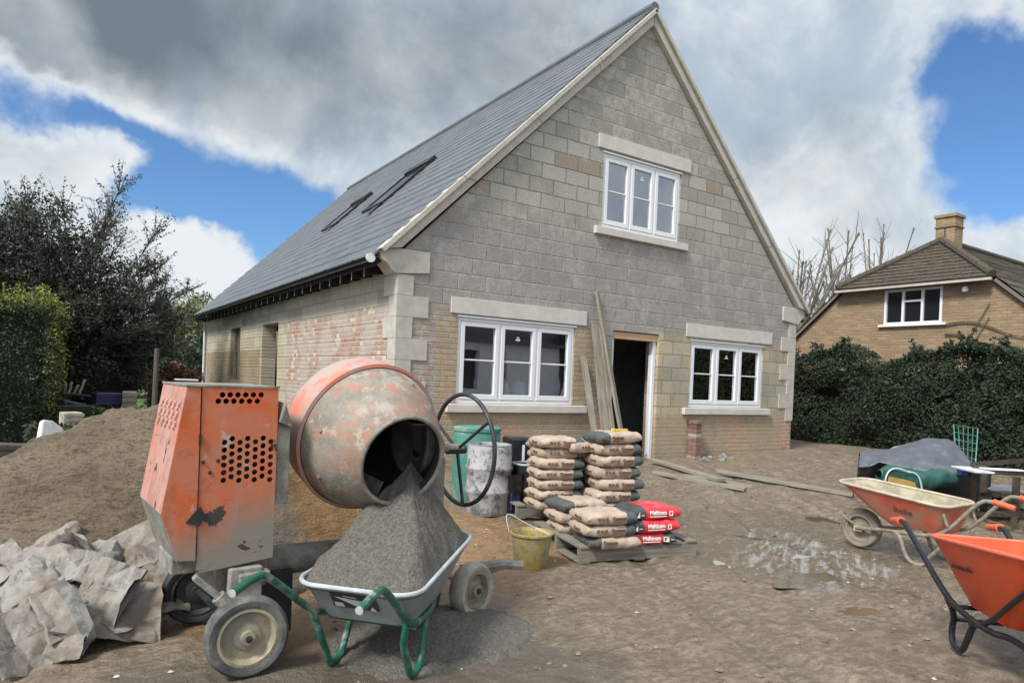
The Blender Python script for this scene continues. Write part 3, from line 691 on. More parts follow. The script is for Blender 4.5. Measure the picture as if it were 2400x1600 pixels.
def window(w, dark=False):
    x0, x1, z0, z1 = w; z0 += .003; x0 += .004; x1 -= .004; z1 -= .012
    wo = MB(); wo.box((x0, .055, z0), (x1, .075, z0+.05)); wp = wo.build('window', M['white_frame'], H)
    b = MB(); ringbox(b, x0, x1, z0+.0, z1, .05, .02, .09, .055)
    n = 3; iw = (x1-x0-.1)/n
    for k in (1, 2): b.box((x0+.05+iw*k-.016, .025, z0+.055), (x0+.05+iw*k+.016, .085, z1-.05))
    b.build('frame', M['white_frame'], wp, bevel=.004)
    for k in range(n):
        a = x0+.05+iw*k+(.018 if k else .004); c = x0+.05+iw*(k+1)-(.018 if k < 2 else .004)
        b = MB(); ringbox(b, a, c, z0+.06, z1-.055, .062, .012, .07, .075); zm = (z0+z1)/2+.015
        b.box((a+.06, .03, zm-.011), (c-.06, .05, zm+.011)); b.build('sash', M['white_frame'], wp, bevel=.006)
        b = MB(); b.add([(a+.055, .048, z0+.13), (c-.055, .048, z0+.13), (c-.055, .048, z1-.11), (a+.055, .048, z1-.11)], [(0, 1, 2, 3)]); b.build('pane', M['glass'], wp, recalc=False)
        if k == 1:
            m = (a+c)/2
            b = MB(); b.box((m-.035, .040, z1-.27), (m+.035, .0445, z1-.245)); b.box((m-.02, .040, z1-.235), (m+.02, .0445, z1-.215)); b.build('sticker', M['white_plastic'], wp)
    b = MB(); b.box((x0-.02, -.015, z1+.004), (x1+.02, .03, z1+.020)); b.build('drip_strip', M['white_frame'], wp)
window(W1); window(W2); window(W3)
# door opening
x0, x1, z0, z1 = DO
b_ = MB(); b_.box((x0+.0, .03, z1-.125), (x1-.0, .2, z1-.015)); tag(b_.build('door_lintel_board', M['pine'], H), 'fresh orange pine board over the doorway')
df = MB(); df.box((x0+.02, .06, z0), (x0+.085, .16, z1-.126)); df.box((x1-.075, .06, z0), (x1-.01, .16, z1-.126)); df.build('door_frame', M['white_frame'], H, bevel=.004)
b_ = MB(); b_.box((x1-.125, .09, .3), (x1-.0755, .11, 2.0)); b_.build('frame_wedge', M['white_frame'], H)
# openings in the side wall
b_ = MB(); b_.box((-.008, 9.15, 2.51), (.1, 10.6, 2.70)); b_.build('lintel', M['limestone'], H)
b_ = MB()
for y in (9.40, 9.9, 10.40): b_.box((.08, y-.03, 1.2), (.14, y+.03, 2.5))
b_.build('window_frame', M['grey_timber'], H)
b_ = MB(); b_.beam((.12, 6.0, .2), (.12, 6.35, 2.3), .03, .1); b_.build('door_prop', M['grey_timber'], H)
# roof windows
def onroof(x, y, off=.0): return Vector((x, y, 3.01+(x+.36)+off))
for (ya, yb, xa, xb) in ((3.7, 4.75, 1.28, 2.3), (6.7, 7.6, 1.38, 2.2)):
    rw = None; nrm = Vector((-1, 0, 1)).normalized()
    def P(x, y, o): return onroof(x, y)+nrm*o
    b_ = MB(); w = .07; o0, o1 = .0, .06
    for (u0, u1, v0, v1) in ((xa, xb, ya, ya+w), (xa, xb, yb-w, yb), (xa, xa+w, ya+w, yb-w), (xb-w, xb, ya+w, yb-w)):
        vs = [P(u0, v0, o0), P(u1, v0, o0), P(u1, v1, o0), P(u0, v1, o0), P(u0, v0, o1), P(u1, v0, o1), P(u1, v1, o1), P(u0, v1, o1)]
        b_.add(vs, [(0, 3, 2, 1), (4, 5, 6, 7), (0, 1, 5, 4), (1, 2, 6, 5), (2, 3, 7, 6), (3, 0, 4, 7)])
    rw = b_.build('roof_window', M['gutter_black'], H)
    b_ = MB(); b_.add([P(xa+w, ya+w, .045), P(xb-w, ya+w, .045), P(xb-w, yb-w, .045), P(xa+w, yb-w, .045)], [(0, 1, 2, 3)]); b_.build('pane', M['dark_glass'], rw)
    b_ = MB(); b_.add([P(xb-.10, ya-.02, .09), P(xb+.05, ya-.02, .09), P(xb+.05, yb+.02, .09), P(xb-.10, yb+.02, .09), P(xb-.12, ya-.02, .0), P(xb+.06, ya-.02, .0), P(xb+.06, yb+.02, .0), P(xb-.12, yb+.02, .0)], [(0, 1, 2, 3), (7, 6, 5, 4), (0, 4, 5, 1), (1, 5, 6, 2), (2, 6, 7, 3), (3, 7, 4, 0)]); b_.build('hood', M['gutter_black'], rw)
    b_ = MB(); b_.add([P(xa-.30, ya+.05, .045), P(xa, ya+.05, .04), P(xa, yb-.6, .04), P(xa-.12, yb-.75, .045)], [(0, 1, 2, 3)]); b_.build('flashing', M['dark_metal'], rw)
# old brick stub against the wall
b_ = MB(); b_.box((5.62, -.20, .0), (5.76, -.004, .84)); b_.box((5.605, -.215, .84), (5.775, -.004, .90)); tag(b_.build('brick_pier', M['pier_brick'], bevel=.006), 'short red and cream brick stub standing against the wall under the right window', 'brick pier')
for k in range(9):
    p = (5.5+random.random()*.75, -.38-random.random()*.3, .24+.05*random.random())
    b_ = MB(); b_.M = Matrix.Translation(p) @ Matrix.Rotation(random.random()*6, 4, (random.random(), .5, 1)); s = .035+.035*random.random(); b_.lathe([(0, -s), (s*.8, -s*.6), (s, .1*s), (s*.6, s*.8), (0, s)], 6)
    tag(b_.build('rubble_lump', M['rubble']), 'small broken lump in the rubble heap at the foot of the brick stub', 'rubble', 'rubble lumps by the brick stub')
# planks
def plank(a, b, w, h, label, mat='grey_timber', group=None, up=(0, 0, 1), name='plank'):
    a = Vector(a); b = Vector(b); d = b-a; L = d.length; ang = Matrix.Translation(a) @ d.to_track_quat('X', 'Z').to_matrix().to_4x4()
    m = MB(); n = 8
    for i in range(n+1):
        x = L*i/n; j = .006*math.sin(i*1.3+a.x)
        m.v += [(x, -w/2+j, -h/2), (x, w/2+j, -h/2), (x, w/2+j, h/2), (x, -w/2+j, h/2)]
    m.f = [(i*4+k, i*4+(k+1) % 4, i*4+4+(k+1) % 4, i*4+4+k) for i in range(n) for k in range(4)]+[(3, 2, 1, 0), (n*4, n*4+1, n*4+2, n*4+3)]; m.mi = [0]*len(m.f)
    o = m.build(name, M[mat]); o.matrix_world = ang; return tag(o, label, 'plank', group)
G1 = 'planks leaning on the wall left of the doorway'
plank((3.62, -.62, .22), (3.36, -.05, 2.93), .095, .04, 'tallest grey plank leaning at the left edge of the doorway', group=G1)
plank((3.30, -.56, .22), (3.345, -.06, 2.42), .15, .03, 'wide middle grey board leaning on the wall behind the tallest plank', group=G1)
plank((3.04, -.66, .22), (3.13, -.05, 1.90), .085, .045, 'shortest grey plank leaning on the wall beside the large left window', group=G1)
plank((3.44, -.60, .22), (3.40, -.14, 2.35), .06, .03, 'narrow plank leaning between the tallest plank and the wide board', group=G1)
def G(p, dz=.03): return (p[0], p[1], gh(p[0], p[1])+dz)
def pl(u0, v0, u1, v1, w, lab, h=.035, dz=.03, z=.17):
    a, b = at(u0, v0, z), at(u1, v1, z); return plank((a.x, a.y, gh(a.x, a.y)+dz), (b.x, b.y, gh(b.x, b.y)+dz), w, h, lab, group='planks lying on the ground')
pl(1500, 1072, 1655, 1108, .16, 'short plank on the ground nearest the doorway', .04, .07)
pl(1500, 1092, 1712, 1116, .14, 'plank on the mud running from behind the cement bags, below the short one', .04, .03)
pl(1570, 1098, 1728, 1110, .12, 'thin board lying tight behind the plank that runs from the cement bags')
pl(1648, 1090, 1960, 1125, .14, 'long plank on the mud reaching towards the muddy orange wheelbarrow', .045)
# ------------------------------------------------------------------ the neighbour's brick house
NX, YC = 15.5, 1.15
N = thing('brick_house', 'neighbouring brown brick house with half hipped mossy roof and one chimney', 'house')
gy = lambda: None
ga = [(YC+3.95, -.2), (YC+3.95, 2.62), (YC+1.70, 4.62), (YC-1.72, 4.62), (YC-5.2, 1.5), (YC-5.2, -.2)]
wn_ = (.36, 1.86, 3.42, 4.38)
b_ = MB(); b_.prism([ga, rect(*wn_)[::-1]], .3, Matrix.Translation((NX, 0, 0)) @ YZ); b_.build('wall', M['brown_brick'], N)
b_ = MB(); b_.box((NX+.3, YC-5.0, 0), (NX+12, YC-4.8, 1.6)); b_.box((NX+.3, YC+3.7, 0), (NX+12, YC+3.9, 2.5)); b_.build('wall', M['brown_brick'], N)
RZ, HX = 5.86, NX+1.55
def tiles(a, b, c, d, n=14, th=.05):
    """tiled slope: a,b lower edge ; d,c upper edge"""
    a, b, c, d = map(Vector, (a, b, c, d)); m = MB()
    nr = (b-a).cross(d-a).normalized(); nr = nr if nr.z > 0 else -nr
    for i in range(n):
        t0, t1 = i/n, (i+1)/n; p = a.lerp(d, t0); q = b.lerp(c, t0); r_ = b.lerp(c, t1); s = a.lerp(d, t1)
        k = 24; vs = []
        for j in range(k+1):
            u = j/k; jit = .02*mn.noise(Vector((i*3.1, j*1.7, 2)))
            vs += [p.lerp(q, u)+nr*(th+jit), s.lerp(r_, u)+nr*(.012), p.lerp(q, u)+nr*-.01]
        fs = []
        for j in range(k): o = j*3; fs += [(o, o+3, o+4, o+1), (o+2, o+5, o+3, o)]
        m.add(vs, fs)
    return m
hip = tiles((NX-.28, YC+2.02, 4.48), (NX-.28, YC-2.0, 4.48), (HX, YC-.01, RZ), (HX, YC+.01, RZ), 12, .035); hip.build('roof', M['mossy_tile'], N, recalc=False)
for s in (1, -1):
    e = 4.15 if s > 0 else 5.6; sl = .93
    ez = RZ-sl*(e)*.87
    t_ = tiles((NX-.12, YC+s*2.02, 4.48), (NX+13, YC+s*2.02, 4.48), (NX+13, YC, RZ), (HX, YC, RZ), 11, .03); t_.build('roof', M['mossy_tile'], N, recalc=False)
    t_ = tiles((NX-.12, YC+s*e, 4.48-(e-2.02)*.90), (NX+13, YC+s*e, 4.48-(e-2.02)*.90), (NX+13, YC+s*2.02, 4.48), (NX-.12, YC+s*2.02, 4.48), 14, .03); t_.build('roof', M['mossy_tile'], N, recalc=False)
    b_ = MB(); b_.tube([(NX-.26, YC+s*2.0, 4.54), (HX, YC, RZ+.06)], .10, 8); b_.build('hip_tiles', M['mossy_tile'], N)
    b_ = MB(); b_.beam((NX-.10, YC+s*2.0, 4.42), (NX-.10, YC+s*e, 4.42-(e-2.0)*.90), .05, .07); b_.build('verge_board', M['pale_bark'], N)
b_ = MB(); b_.tube([(HX-.05, YC, RZ+.04), (NX+13, YC, RZ+.04)], .10, 8); b_.build('ridge_tiles', M['mossy_tile'], N)
b_ = MB(); b_.box((NX-.33, YC-2.0, 4.39), (NX-.24, YC+2.02, 4.45)); b_.build('gutter', M['limestone'], N)
b_ = MB(); b_.box((NX-.24, YC-1.7, 4.40), (NX, YC+1.7, 4.47)); b_.build('soffit_board', M['dark_timber'], N)
ch = MB(); cx, cy = HX+.35, YC-.02; ch.box((cx-.25, cy-.25, 5.2), (cx+.25, cy+.25, 6.28)); co = ch.build('chimney', M['brown_brick'], N)
b_ = MB(); b_.box((cx-.285, cy-.285, 6.28), (cx+.285, cy+.285, 6.34)); b_.box((cx-.26, cy-.26, 6.34), (cx+.26, cy+.26, 6.56)); b_.box((cx-.30, cy-.30, 6.56), (cx+.30, cy+.30, 6.66)); b_.build('chimney_cap', M['brown_brick'], co, bevel=.02)
b_ = MB(); b_.box((cx-.258, cy-.02, 5.7), (cx-.251, cy+.02, 6.28)); b_.build('chimney_groove', M['dark_timber'], co)
wf = MB(); y0, y1, z0, z1 = wn_
wf.prism([rect(y0, y1, z0, z1), rect(y0+.06, y1-.06, z0+.06, z1-.06)[::-1]], .08, Matrix.Translation((NX-.02, 0, 0)) @ YZ)
iw = (y1-y0)/3
for k in (1, 2): wf.box((NX-.015, y0+iw*k-.03, z0+.06), (NX+.05, y0+iw*k+.03, z1-.06))
wf.box((NX-.01, y0+iw+.03, z1-.36), (NX+.045, y0+2*iw-.03, z1-.31))
wo = wf.build('window', M['white_frame'], N); b_ = MB(); b_.box((NX+.05, y0+.03, z0+.03), (NX+.056, y1-.03, z1-.03)); b_.build('pane', M['dark_glass'], wo)
b_ = MB(); b_.box((NX-.09, y0-.12, z0-.06), (NX+.01, y1+.12, z0-.001)); b_.build('window_sill', M['white_frame'], wo)
b_ = MB(); b_.box((NX+.7, y0-.5, 2.9), (NX+.75, y1+.5, 4.6)); b_.build('room_back', M['interior'], N)
b_ = MB(); b_.M = Matrix.Translation((NX-.10, YC-1.35, 4.22)); b_.lathe([(0, -.05), (.06, -.05), (.08, 0), (.06, .07), (0, .07)], 10); b_.build('alarm_lamp', M['white_plastic'], N)
brm = None
for k, (yy, zz, tw) in enumerate(((-.55, 3.35, .5), (-.35, 3.0, -.3))):
    b_ = MB(); b_.tube([(NX-.05, YC-.9-t*2.6, zz-t*.35+.13*math.sin(t*7+k)) for t in [i/12 for i in range(13)]], [.022-.012*i/12 for i in range(13)], 6); b_.tube([(NX-.05, YC-1.6-t*.3, zz-.1+.6*t) for t in (0, .5, 1)], .012, 5)
    tag(b_.build('creeper_stem', M['bark']), ['upper', 'lower'][k]+' bare creeper stem trailing across the neighbouring brick gable', 'climbing plant', 'creeper stems on the brick gable')
# ------------------------------------------------------------------ foliage
import numpy as np
rng = np.random.default_rng(5)
def leaves(name, pts, size, mat, parent=None, flat=None, aspect=.6, droop=0.):
    pts = np.asarray(pts, dtype=np.float64); n = len(pts)
    a = rng.normal(size=(n, 3)); a[:, 2] -= droop; a /= np.linalg.norm(a, axis=1)[:, None]+1e-9
    b = rng.normal(size=(n, 3)); b -= a*(a*b).sum(1)[:, None]; b /= np.linalg.norm(b, axis=1)[:, None]+1e-9
    s = size*(.6+.8*rng.random(n))[:, None]
    a = a*s; b = b*s*aspect
    v = np.stack([pts-a, pts-b*.8, pts+a, pts+b*.8], 1).reshape(-1, 3)
    me = bpy.data.meshes.new(name); me.vertices.add(4*n); me.vertices.foreach_set('co', v.ravel())
    me.loops.add(4*n); me.loops.foreach_set('vertex_index', np.arange(4*n, dtype=np.int32))
    me.polygons.add(n); me.polygons.foreach_set('loop_start', np.arange(0, 4*n, 4, dtype=np.int32)); me.polygons.foreach_set('loop_total', np.full(n, 4, dtype=np.int32))
    me.update(calc_edges=True)
    for m in (mat if isinstance(mat, list) else [mat]): me.materials.append(m)
    o = bpy.data.objects.new(name, me); col.objects.link(o)
    if parent: o.parent = parent
    return o
def hedge_pts(n, x0, x1, y0, y1, z0, z1, bump=.12, sc=1.6):
    """points on the clipped faces of a box hedge, uneven in and out"""
    P = []
    A = [(y1-y0)*(z1-z0)]*2+[(x1-x0)*(z1-z0)]*2+[(x1-x0)*(y1-y0)]
    t = sum(A)
    for k, ar in enumerate(A):
        m = int(n*ar/t)
        for _ in range(m):
            u, v = random.random(), random.random(); d = random.random()**1.5*.22
            if k == 0: p = [x0+d, y0+u*(y1-y0), z0+v*(z1-z0)]; ax, sg = 0, -1
            elif k == 1: p = [x1-d, y0+u*(y1-y0), z0+v*(z1-z0)]; ax, sg = 0, 1
            elif k == 2: p = [x0+u*(x1-x0), y0+d, z0+v*(z1-z0)]; ax, sg = 1, -1
            elif k == 3: p = [x0+u*(x1-x0), y1-d, z0+v*(z1-z0)]; ax, sg = 1, 1
            else: p = [x0+u*(x1-x0), y0+v*(y1-y0), z1-d]; ax, sg = 2, 1
            p[ax] += sg*bump*fbm(*p, 3, sc)*1.6
            P.append(p)
    return P
def tree(name, label, cat, loc, height, spread, leafn, leafs, lm, bm='bark', levels=4, seed=1, dense_low=0., trunk=.12, group=None, up=.55, nl=6, lean=0.):
    rs = random.Random(seed); t = thing(name, label, cat, loc, 0, group); b = MB(); tips = []; segs = []
    def br(p, d, L, r, lv):
        pts = [p]; q = p; dd = d; n = 4
        for i in range(n):
            dd = (dd+Vector((rs.gauss(0, .13), rs.gauss(0, .13), rs.gauss(0, .08)+.05))).normalized(); q = q+dd*L/n; pts.append(q)
        b.tube(pts, [r*(1-.55*i/n) for i in range(n+1)], 6 if lv < 2 else 4, cap=False)
        segs.append((pts, lv))
        if lv >= levels: tips.append(q); return
        for k in range(3 if lv else nl):
            s = rs.choice(pts[1:]) if lv else pts[min(n, 1+k % n)]
            a = rs.random()*2*math.pi; e = up*(.4+rs.random()*.9)
            nd = Vector((math.cos(a)*math.cos(e)*spread, math.sin(a)*math.cos(e)*spread, math.sin(e))).normalized()
            nd = (nd+dd*.55).normalized(); br(s, nd, L*(.62+.2*rs.random()), max(.004, r*.5), lv+1)
        br(q, dd, L*.7, r*.5, lv+1)
    br(Vector((0, 0, -.1)), Vector((lean, 0, 1)).normalized(), height*.36, trunk, 0)
    b.build('trunk', M[bm], t, recalc=False)
    P = []
    fine = [s for s in segs if s[1] >= levels-1]
    for _ in range(leafn):
        pts, lv = rs.choice(fine); i = rs.randrange(4); p = pts[i].lerp(pts[i+1], rs.random()); P.append(p+Vector((rs.gauss(0, .05), rs.gauss(0, .05), rs.gauss(0, .05))))
    if leafn: leaves('crown', [tuple(p) for p in P], leafs, M[lm], t)
    return t
def clump_pts(n, cx, cy, cz, rx, ry, rz, k=26, seed=3, fill=.35):
    rs = random.Random(seed); cs = []
    for i in range(k):
        while True:
            u = Vector((rs.uniform(-1, 1), rs.uniform(-1, 1), rs.uniform(-1, 1)))
            if u.length <= 1: break
        u = u.normalized()*(u.length**.4) if u.length else u
        cs.append((Vector((cx+u.x*rx*.85, cy+u.y*ry*.85, cz+u.z*rz*.85)), rs.uniform(.18, .36)))
    P = []
    for _ in range(n):
        c, r_ = rs.choice(cs); d = Vector((rs.gauss(0, 1), rs.gauss(0, 1), rs.gauss(0, 1))).normalized()*(r_*(.6+.5*rs.random()))
        P.append((c.x+d.x*rx, c.y+d.y*ry, max(.05, c.z+d.z*rz)))
    return P
# clipped hedge at the left edge
hx0, hx1, hy0, hy1 = -7.6, -3.76, 4.9, 9.0; HT = 2.45
h = thing('clipped_hedge', 'tall square clipped conifer hedge with bright yellow green top growth', 'hedge', ((hx0+hx1)/2, hy0, 0))
b_ = MB(); b_.box((hx0+.25, hy0+.25, .1), (hx1-.25, hy1-.2, HT-.22)); o = b_.build('hedge_core', M['hedge_core'], h); o.matrix_parent_inverse = Matrix.Translation((-(hx0+hx1)/2, -hy0, 0))
P = hedge_pts(95000, hx0, hx1, hy0, hy1, .12, HT, .2, 1.3)
o = leaves('foliage', P, .026, M['hedge_leaf'], h, aspect=.5); o.matrix_parent_inverse = Matrix.Translation((-(hx0+hx1)/2, -hy0, 0))
P = [p for p in hedge_pts(60000, hx0, hx1+.05, hy0-.04, hy1, .2, HT+.04, .2, 1.3) if (p[2] > HT-.14+.10*fbm(p[0], p[1], 0, 2, 3.)) or (p[0] > hx1-.20 and p[0] > hx1-.12 and random.random() < .45+.5*fbm(p[1], p[2], 3, 2, 2.))]
for _ in range(2600):
    x = random.uniform(hx0, hx1); y = random.uniform(hy0-.05, hy0+1.8); hgt = max(0, .10+.32*abs(fbm(x, y, 1, 2, 2.6)))
    P.append((x, y, HT+random.random()*hgt))
for _ in range(26):
    x = random.uniform(-5.4, hx1); y = random.uniform(hy0, hy0+.7)
    for k in range(26): P.append((x+random.gauss(0, .012), y+random.gauss(0, .012), HT-.03+k*.012))
o = leaves('new_growth', P, .024, M['fresh_leaf'], h, aspect=.45); o.matrix_parent_inverse = Matrix.Translation((-(hx0+hx1)/2, -hy0, 0))
# dark evergreen tree behind it
tc = atd(135, 800, 15.5)
t = thing('holly_tree', 'large dark evergreen tree with sparse leafy twigs against the sky', 'tree', (tc.x, tc.y, 0))
rs = random.Random(4); tk = MB(); tw_ = MB(); LP = []; DP = []
tk.tube([(0, 0, -.1), (.05, 0, 1.2), (0, 0, 2.2)], [.22, .17, .13], 8)
for k in range(105):      # limbs
    a = rs.random()*6.283; e = math.asin(rs.uniform(.0, .99)); d = Vector((math.cos(a)*math.cos(e), math.sin(a)*math.cos(e), math.sin(e)))
    RR = 2.12+.16*rs.gauss(0, 1)+.75*d.z+(.5*rs.random() if rs.random() < .15 else 0); c0 = Vector((0, 0, 1.5+.7*rs.random()))
    e1 = c0+Vector((d.x*RR, d.y*RR, d.z*RR*1.03)); mid = c0.lerp(e1, .5)+Vector((rs.gauss(0, .15), rs.gauss(0, .15), -.1)); L_pts = smooth_path([c0, mid, e1], 3)
    tk.tube(L_pts, [.026*(1-.8*i/(len(L_pts)-1)) for i in range(len(L_pts))], 5, cap=False)
    for q in range(34):
        i = rs.randrange(len(L_pts)//3, len(L_pts)); p = L_pts[i]; w = (d*.7+Vector((rs.gauss(0, .5), rs.gauss(0, .5), rs.gauss(.2, .35)))).normalized(); ln = rs.uniform(.25, .75)
        p2 = p+w*ln*.5+Vector((0, 0, .02)); p3 = p+w*ln+Vector((0, 0, .07)); tw_.tube([p, p2, p3], [.009, .006, .003], 3, cap=False)
        for _ in range(13): f_x = rs.random()**.7; b0 = p.lerp(p3, f_x); LP.append((b0.x+rs.gauss(0, .03), b0.y+rs.gauss(0, .03), b0.z+rs.gauss(0, .03)))
tk.build('trunk', M['bark'], t, recalc=False); tw_.build('twigs', M['bark'], t, recalc=False)
leaves('upper_crown', LP, .031, M['dark_leaf'], t)
P = clump_pts(36000, -.1, 0, 1.75, 2.05, 1.8, 1.75, 50, 4)+clump_pts(18000, .1, -.1, 3.1, 1.9, 1.7, 1.3, 70, 9)+clump_pts(7000, -.2, -.1, 4.0, 1.6, 1.5, 1.1, 60, 19)
leaves('lower_crown', P, .042, M['dark_leaf'], t)
b_ = MB(); b_.M = Matrix.Translation((0, .5, 1.6)); b_.lathe([(0, -1.5), (1.3, -1.2), (1.6, 0), (1.2, .9), (0, 1.3)], 12); b_.build('inner_crown', M['hedge_core'], t)
# shrubs and trees down the garden
bg = [(366, 1, 26, 4.3, .45, 'dark_leaf', 'narrow dark conifer at the edge of the evergreen tree'), (345, 1, 27, 2.7, 1.5, 'shrub_leaf', 'low grey green shrub in front of the narrow dark conifer'), (410, 1, 33, 4.6, 1.9, 'shrub_leaf', 'pale green tree in the middle of the garden gap'), (452, 1, 36, 5.6, 2.4, 'shrub_leaf', 'tall pale green tree just left of the house corner'),
      (395, 1, 19, 1.55, .8, 'red_shrub', 'small reddish brown shrub beside the garden post'), (440, 1, 25, 2.2, 1.1, 'hedge_leaf', 'dark green bush by the far corner of the house'), (270, 1, 26, 3.6, 1.9, 'hedge_leaf', 'dark bush mostly behind the evergreen tree'), (482, 1, 28, 3.0, .8, 'hedge_leaf', 'dark hedge bush touching the far corner of the house')]
for i, (u, v, D, hh, rad, lm, lab) in enumerate(bg):
    p = atd(u, 840, D); t = thing('garden_tree' if hh > 3 else 'garden_shrub', lab, 'tree' if hh > 3 else 'shrub', (p.x, p.y, 0), 0, 'trees and shrubs down the garden')
    leaves('crown', clump_pts(9000, 0, 0, hh*.55, rad, rad, hh*.48, 30, i+20), .085 if hh > 3 else .05, M[lm], t)
    b_ = MB(); b_.tube([(0, 0, 0), (.05, 0, hh*.7)], [.09, .03], 6); b_.build('trunk', M['bark'], t)
for i in range(9):   # far tree line closing the garden
    p = atd(250+i*42, 840, 58+6*math.sin(i*2.1)); hh = 4.2+1.2*math.sin(i*1.7)
    t = thing('distant_tree', 'hazy green tree in the far row closing the garden, partly hidden by nearer bushes', 'tree', (p.x, p.y, 0), 0, 'far row of garden trees')
    leaves('crown', clump_pts(3500, 0, 0, hh*.5, 2.6, 2.6, hh*.5, 20, i+70), .2, M['shrub_leaf'], t)
# ivy covered boundary on the right
iv = thing('ivy_hedge', 'high dark ivy and conifer hedge below the brown brick gable', 'hedge', (11.3, 0, 0))
def ivt(y): return 2.38+.34*fbm(y, 0, 0, 3, .8)-.18*sms(.6, .2, y)*sms(-.7, -.2, y)+.06*sms(-1, -3, y)
b_ = MB(); b_.box((.16, -6.5, .0), (.8, 3.6, 2.0)); b_.build('hedge_core', M['hedge_core'], iv)
P = []
for _ in range(115000):
    y = random.uniform(-6.5, 3.7); z = random.random()**.95*(ivt(y)+.03); x = -.1+.32*fbm(y, z, 4, 3, .9)-.10*math.sin(z*1.4)+random.random()**1.6*.25
    if fbm(y, z, 11, 3, 1.1) > .42 and z > .6: x += .16
    P.append((x, y, z))
for _ in range(70):
    y = random.uniform(-6.3, 3.5); l_ = random.uniform(.1, .32); a_ = random.uniform(-.5, .5)
    for k in range(34): q_ = random.random(); P.append((random.gauss(0, .05), y+a_*q_*l_+random.gauss(0, .02), ivt(y)+q_*l_+random.gauss(0, .015)))
for _ in range(14000):
    y = random.uniform(-6.5, 3.7); P.append((random.uniform(-.2, .9), y, ivt(y)-.08+random.random()*.13+.1*abs(fbm(y, 3, 3, 2, 4.))))
leaves('foliage', P, .036, M['ivy_leaf'], iv, aspect=.6)
P = []
for _ in range(5000):
    y = random.uniform(-6.5, .6); z = random.random()*ivt(y)
    if fbm(y, z*.5, 21, 3, 1.3) > .05: P.append((-.22+.32*fbm(y, z, 4, 3, .9)+random.random()*.15, y, z))
leaves('fresh_shoots', P, .05, M['hedge_leaf'], iv, aspect=.3)
# pollarded trees behind
for i, (u, v0, D, hh, sd_) in enumerate(((1925, 0, 30, 8.3, 3), (2000, 0, 32, 8.8, 5), (1818, 0, 24, 7.0, 8), (1880, 0, 34, 8.2, 12))):
    p = atd(u, 900, D); rs = random.Random(sd_); t = thing('pollard_tree', ['bare pollarded tree with the widest fan of poles, left of the chimney', 'bare pollarded tree with short poles closest to the brick gable roof', 'bare pollarded tree peeping over the right roof verge of the new house', 'thin bare pollarded tree between the new house and the widest pollard'][i], 'tree', (p.x, p.y, 0), 0, 'bare pollarded trees')
    b_ = MB(); b_.tube([(0, 0, 0), (0, 0, hh*.45)], [.22, .17], 8); hub = Vector((0, 0, hh*.45))
    for k in range(12):
        a = rs.random()*6.28; e = R(rs.uniform(48, 86)); L = rs.uniform(.32, .62)*hh; d = Vector((math.cos(a)*math.cos(e), math.sin(a)*math.cos(e), math.sin(e)))
        q = hub+d*L*.3; w = (d+Vector((0, 0, .5))).normalized(); q2 = q+w*L*.7
        b_.tube([hub, q, q2], [.07, .045, .025], 6); b_.tube([q2-w*.02, q2+w*.08], [.045, .035], 6)
        for j in range(8):
            s = q.lerp(q2, rs.uniform(.2, .95)); dd = (w+Vector((rs.gauss(0, .6), rs.gauss(0, .6), .2))).normalized(); b_.tube([s, s+dd*rs.uniform(.4, 1.1)], [.014, .006], 4)
    b_.build('branches', M['pale_bark'], t, recalc=False)
tw = atd(1850, 900, 27); t = thing('leafy_bush', 'small leafy bush filling the gap between the new house and the brick gable', 'bush', (tw.x, tw.y, 0)); leaves('crown', clump_pts(7000, 0, 0, 2.4, 1.8, 1.8, 2.2, 30, 41), .07, M['shrub_leaf'], t)
# ------------------------------------------------------------------ sand heap
def heap_grid(fn, x0, x1, y0, y1, st):
    m = MB(); nx = int((x1-x0)/st)+1; ny = int((y1-y0)/st)+1
    m.v = [(x0+i*st, y0+j*st, fn(x0+i*st, y0+j*st)) for j in range(ny) for i in range(nx)]
    m.f = [(j*nx+i, j*nx+i+1, (j+1)*nx+i+1, (j+1)*nx+i) for j in range(ny-1) for i in range(nx-1)]; m.mi = [0]*len(m.f); return m
def sandh(x, y):
    px, py = -2.55, -2.0; dx, dy = x-px, y-py
    rx = 3.0 if dx < 0 else 1.9; ry = 1.75 if dy < 0 else 2.6
    if dx < 0 and dy < 0: ry = 1.75+.25*sms(0, 2, -dx)
    rho = math.sqrt((dx/rx)**2+(dy/ry)**2)+.05*fbm(x, y, 5, 3, 1.4)
    t = max(0, 1-rho); h = 1.42*(t**.92)*(1-.10*math.exp(-(rho/.25)**2))
    h += .09*t**.3*fbm(x*.5, y+.35*x, 2, 5, 3.4) if t > 0 else 0
    h += .030*fbm(x, y*1.5, 8, 3, 9.)*(1 if t > 0 else 0)
    s = y*1.3-x*.45+.25*fbm(x, y, 3, 2, 1.3)
    if t > 0: h += .030*math.sin(s*13)*sms(0, .5, fbm(x, y, 6, 3, 1.1)+.3)*sms(0, .2, t)
    base = gh(x, y)
    return base+h if t > 0 else base-.12
hp = heap_grid(sandh, -6.4, -.4, -4.1, .9, .026)
hp.f = [f for f in hp.f if max(hp.v[i][2]-gh(hp.v[i][0], hp.v[i][1]) for i in f) > -.119]; hp.mi = [0]*len(hp.f)
tag(hp.build('sand_heap', M['sand'], smooth=True, recalc=False, angle=180), 'big heap of brown building sand behind the orange mixer', 'sand heap')
def gouge(u, v, r_, seed, lab):
    p = at(u, v, .0)
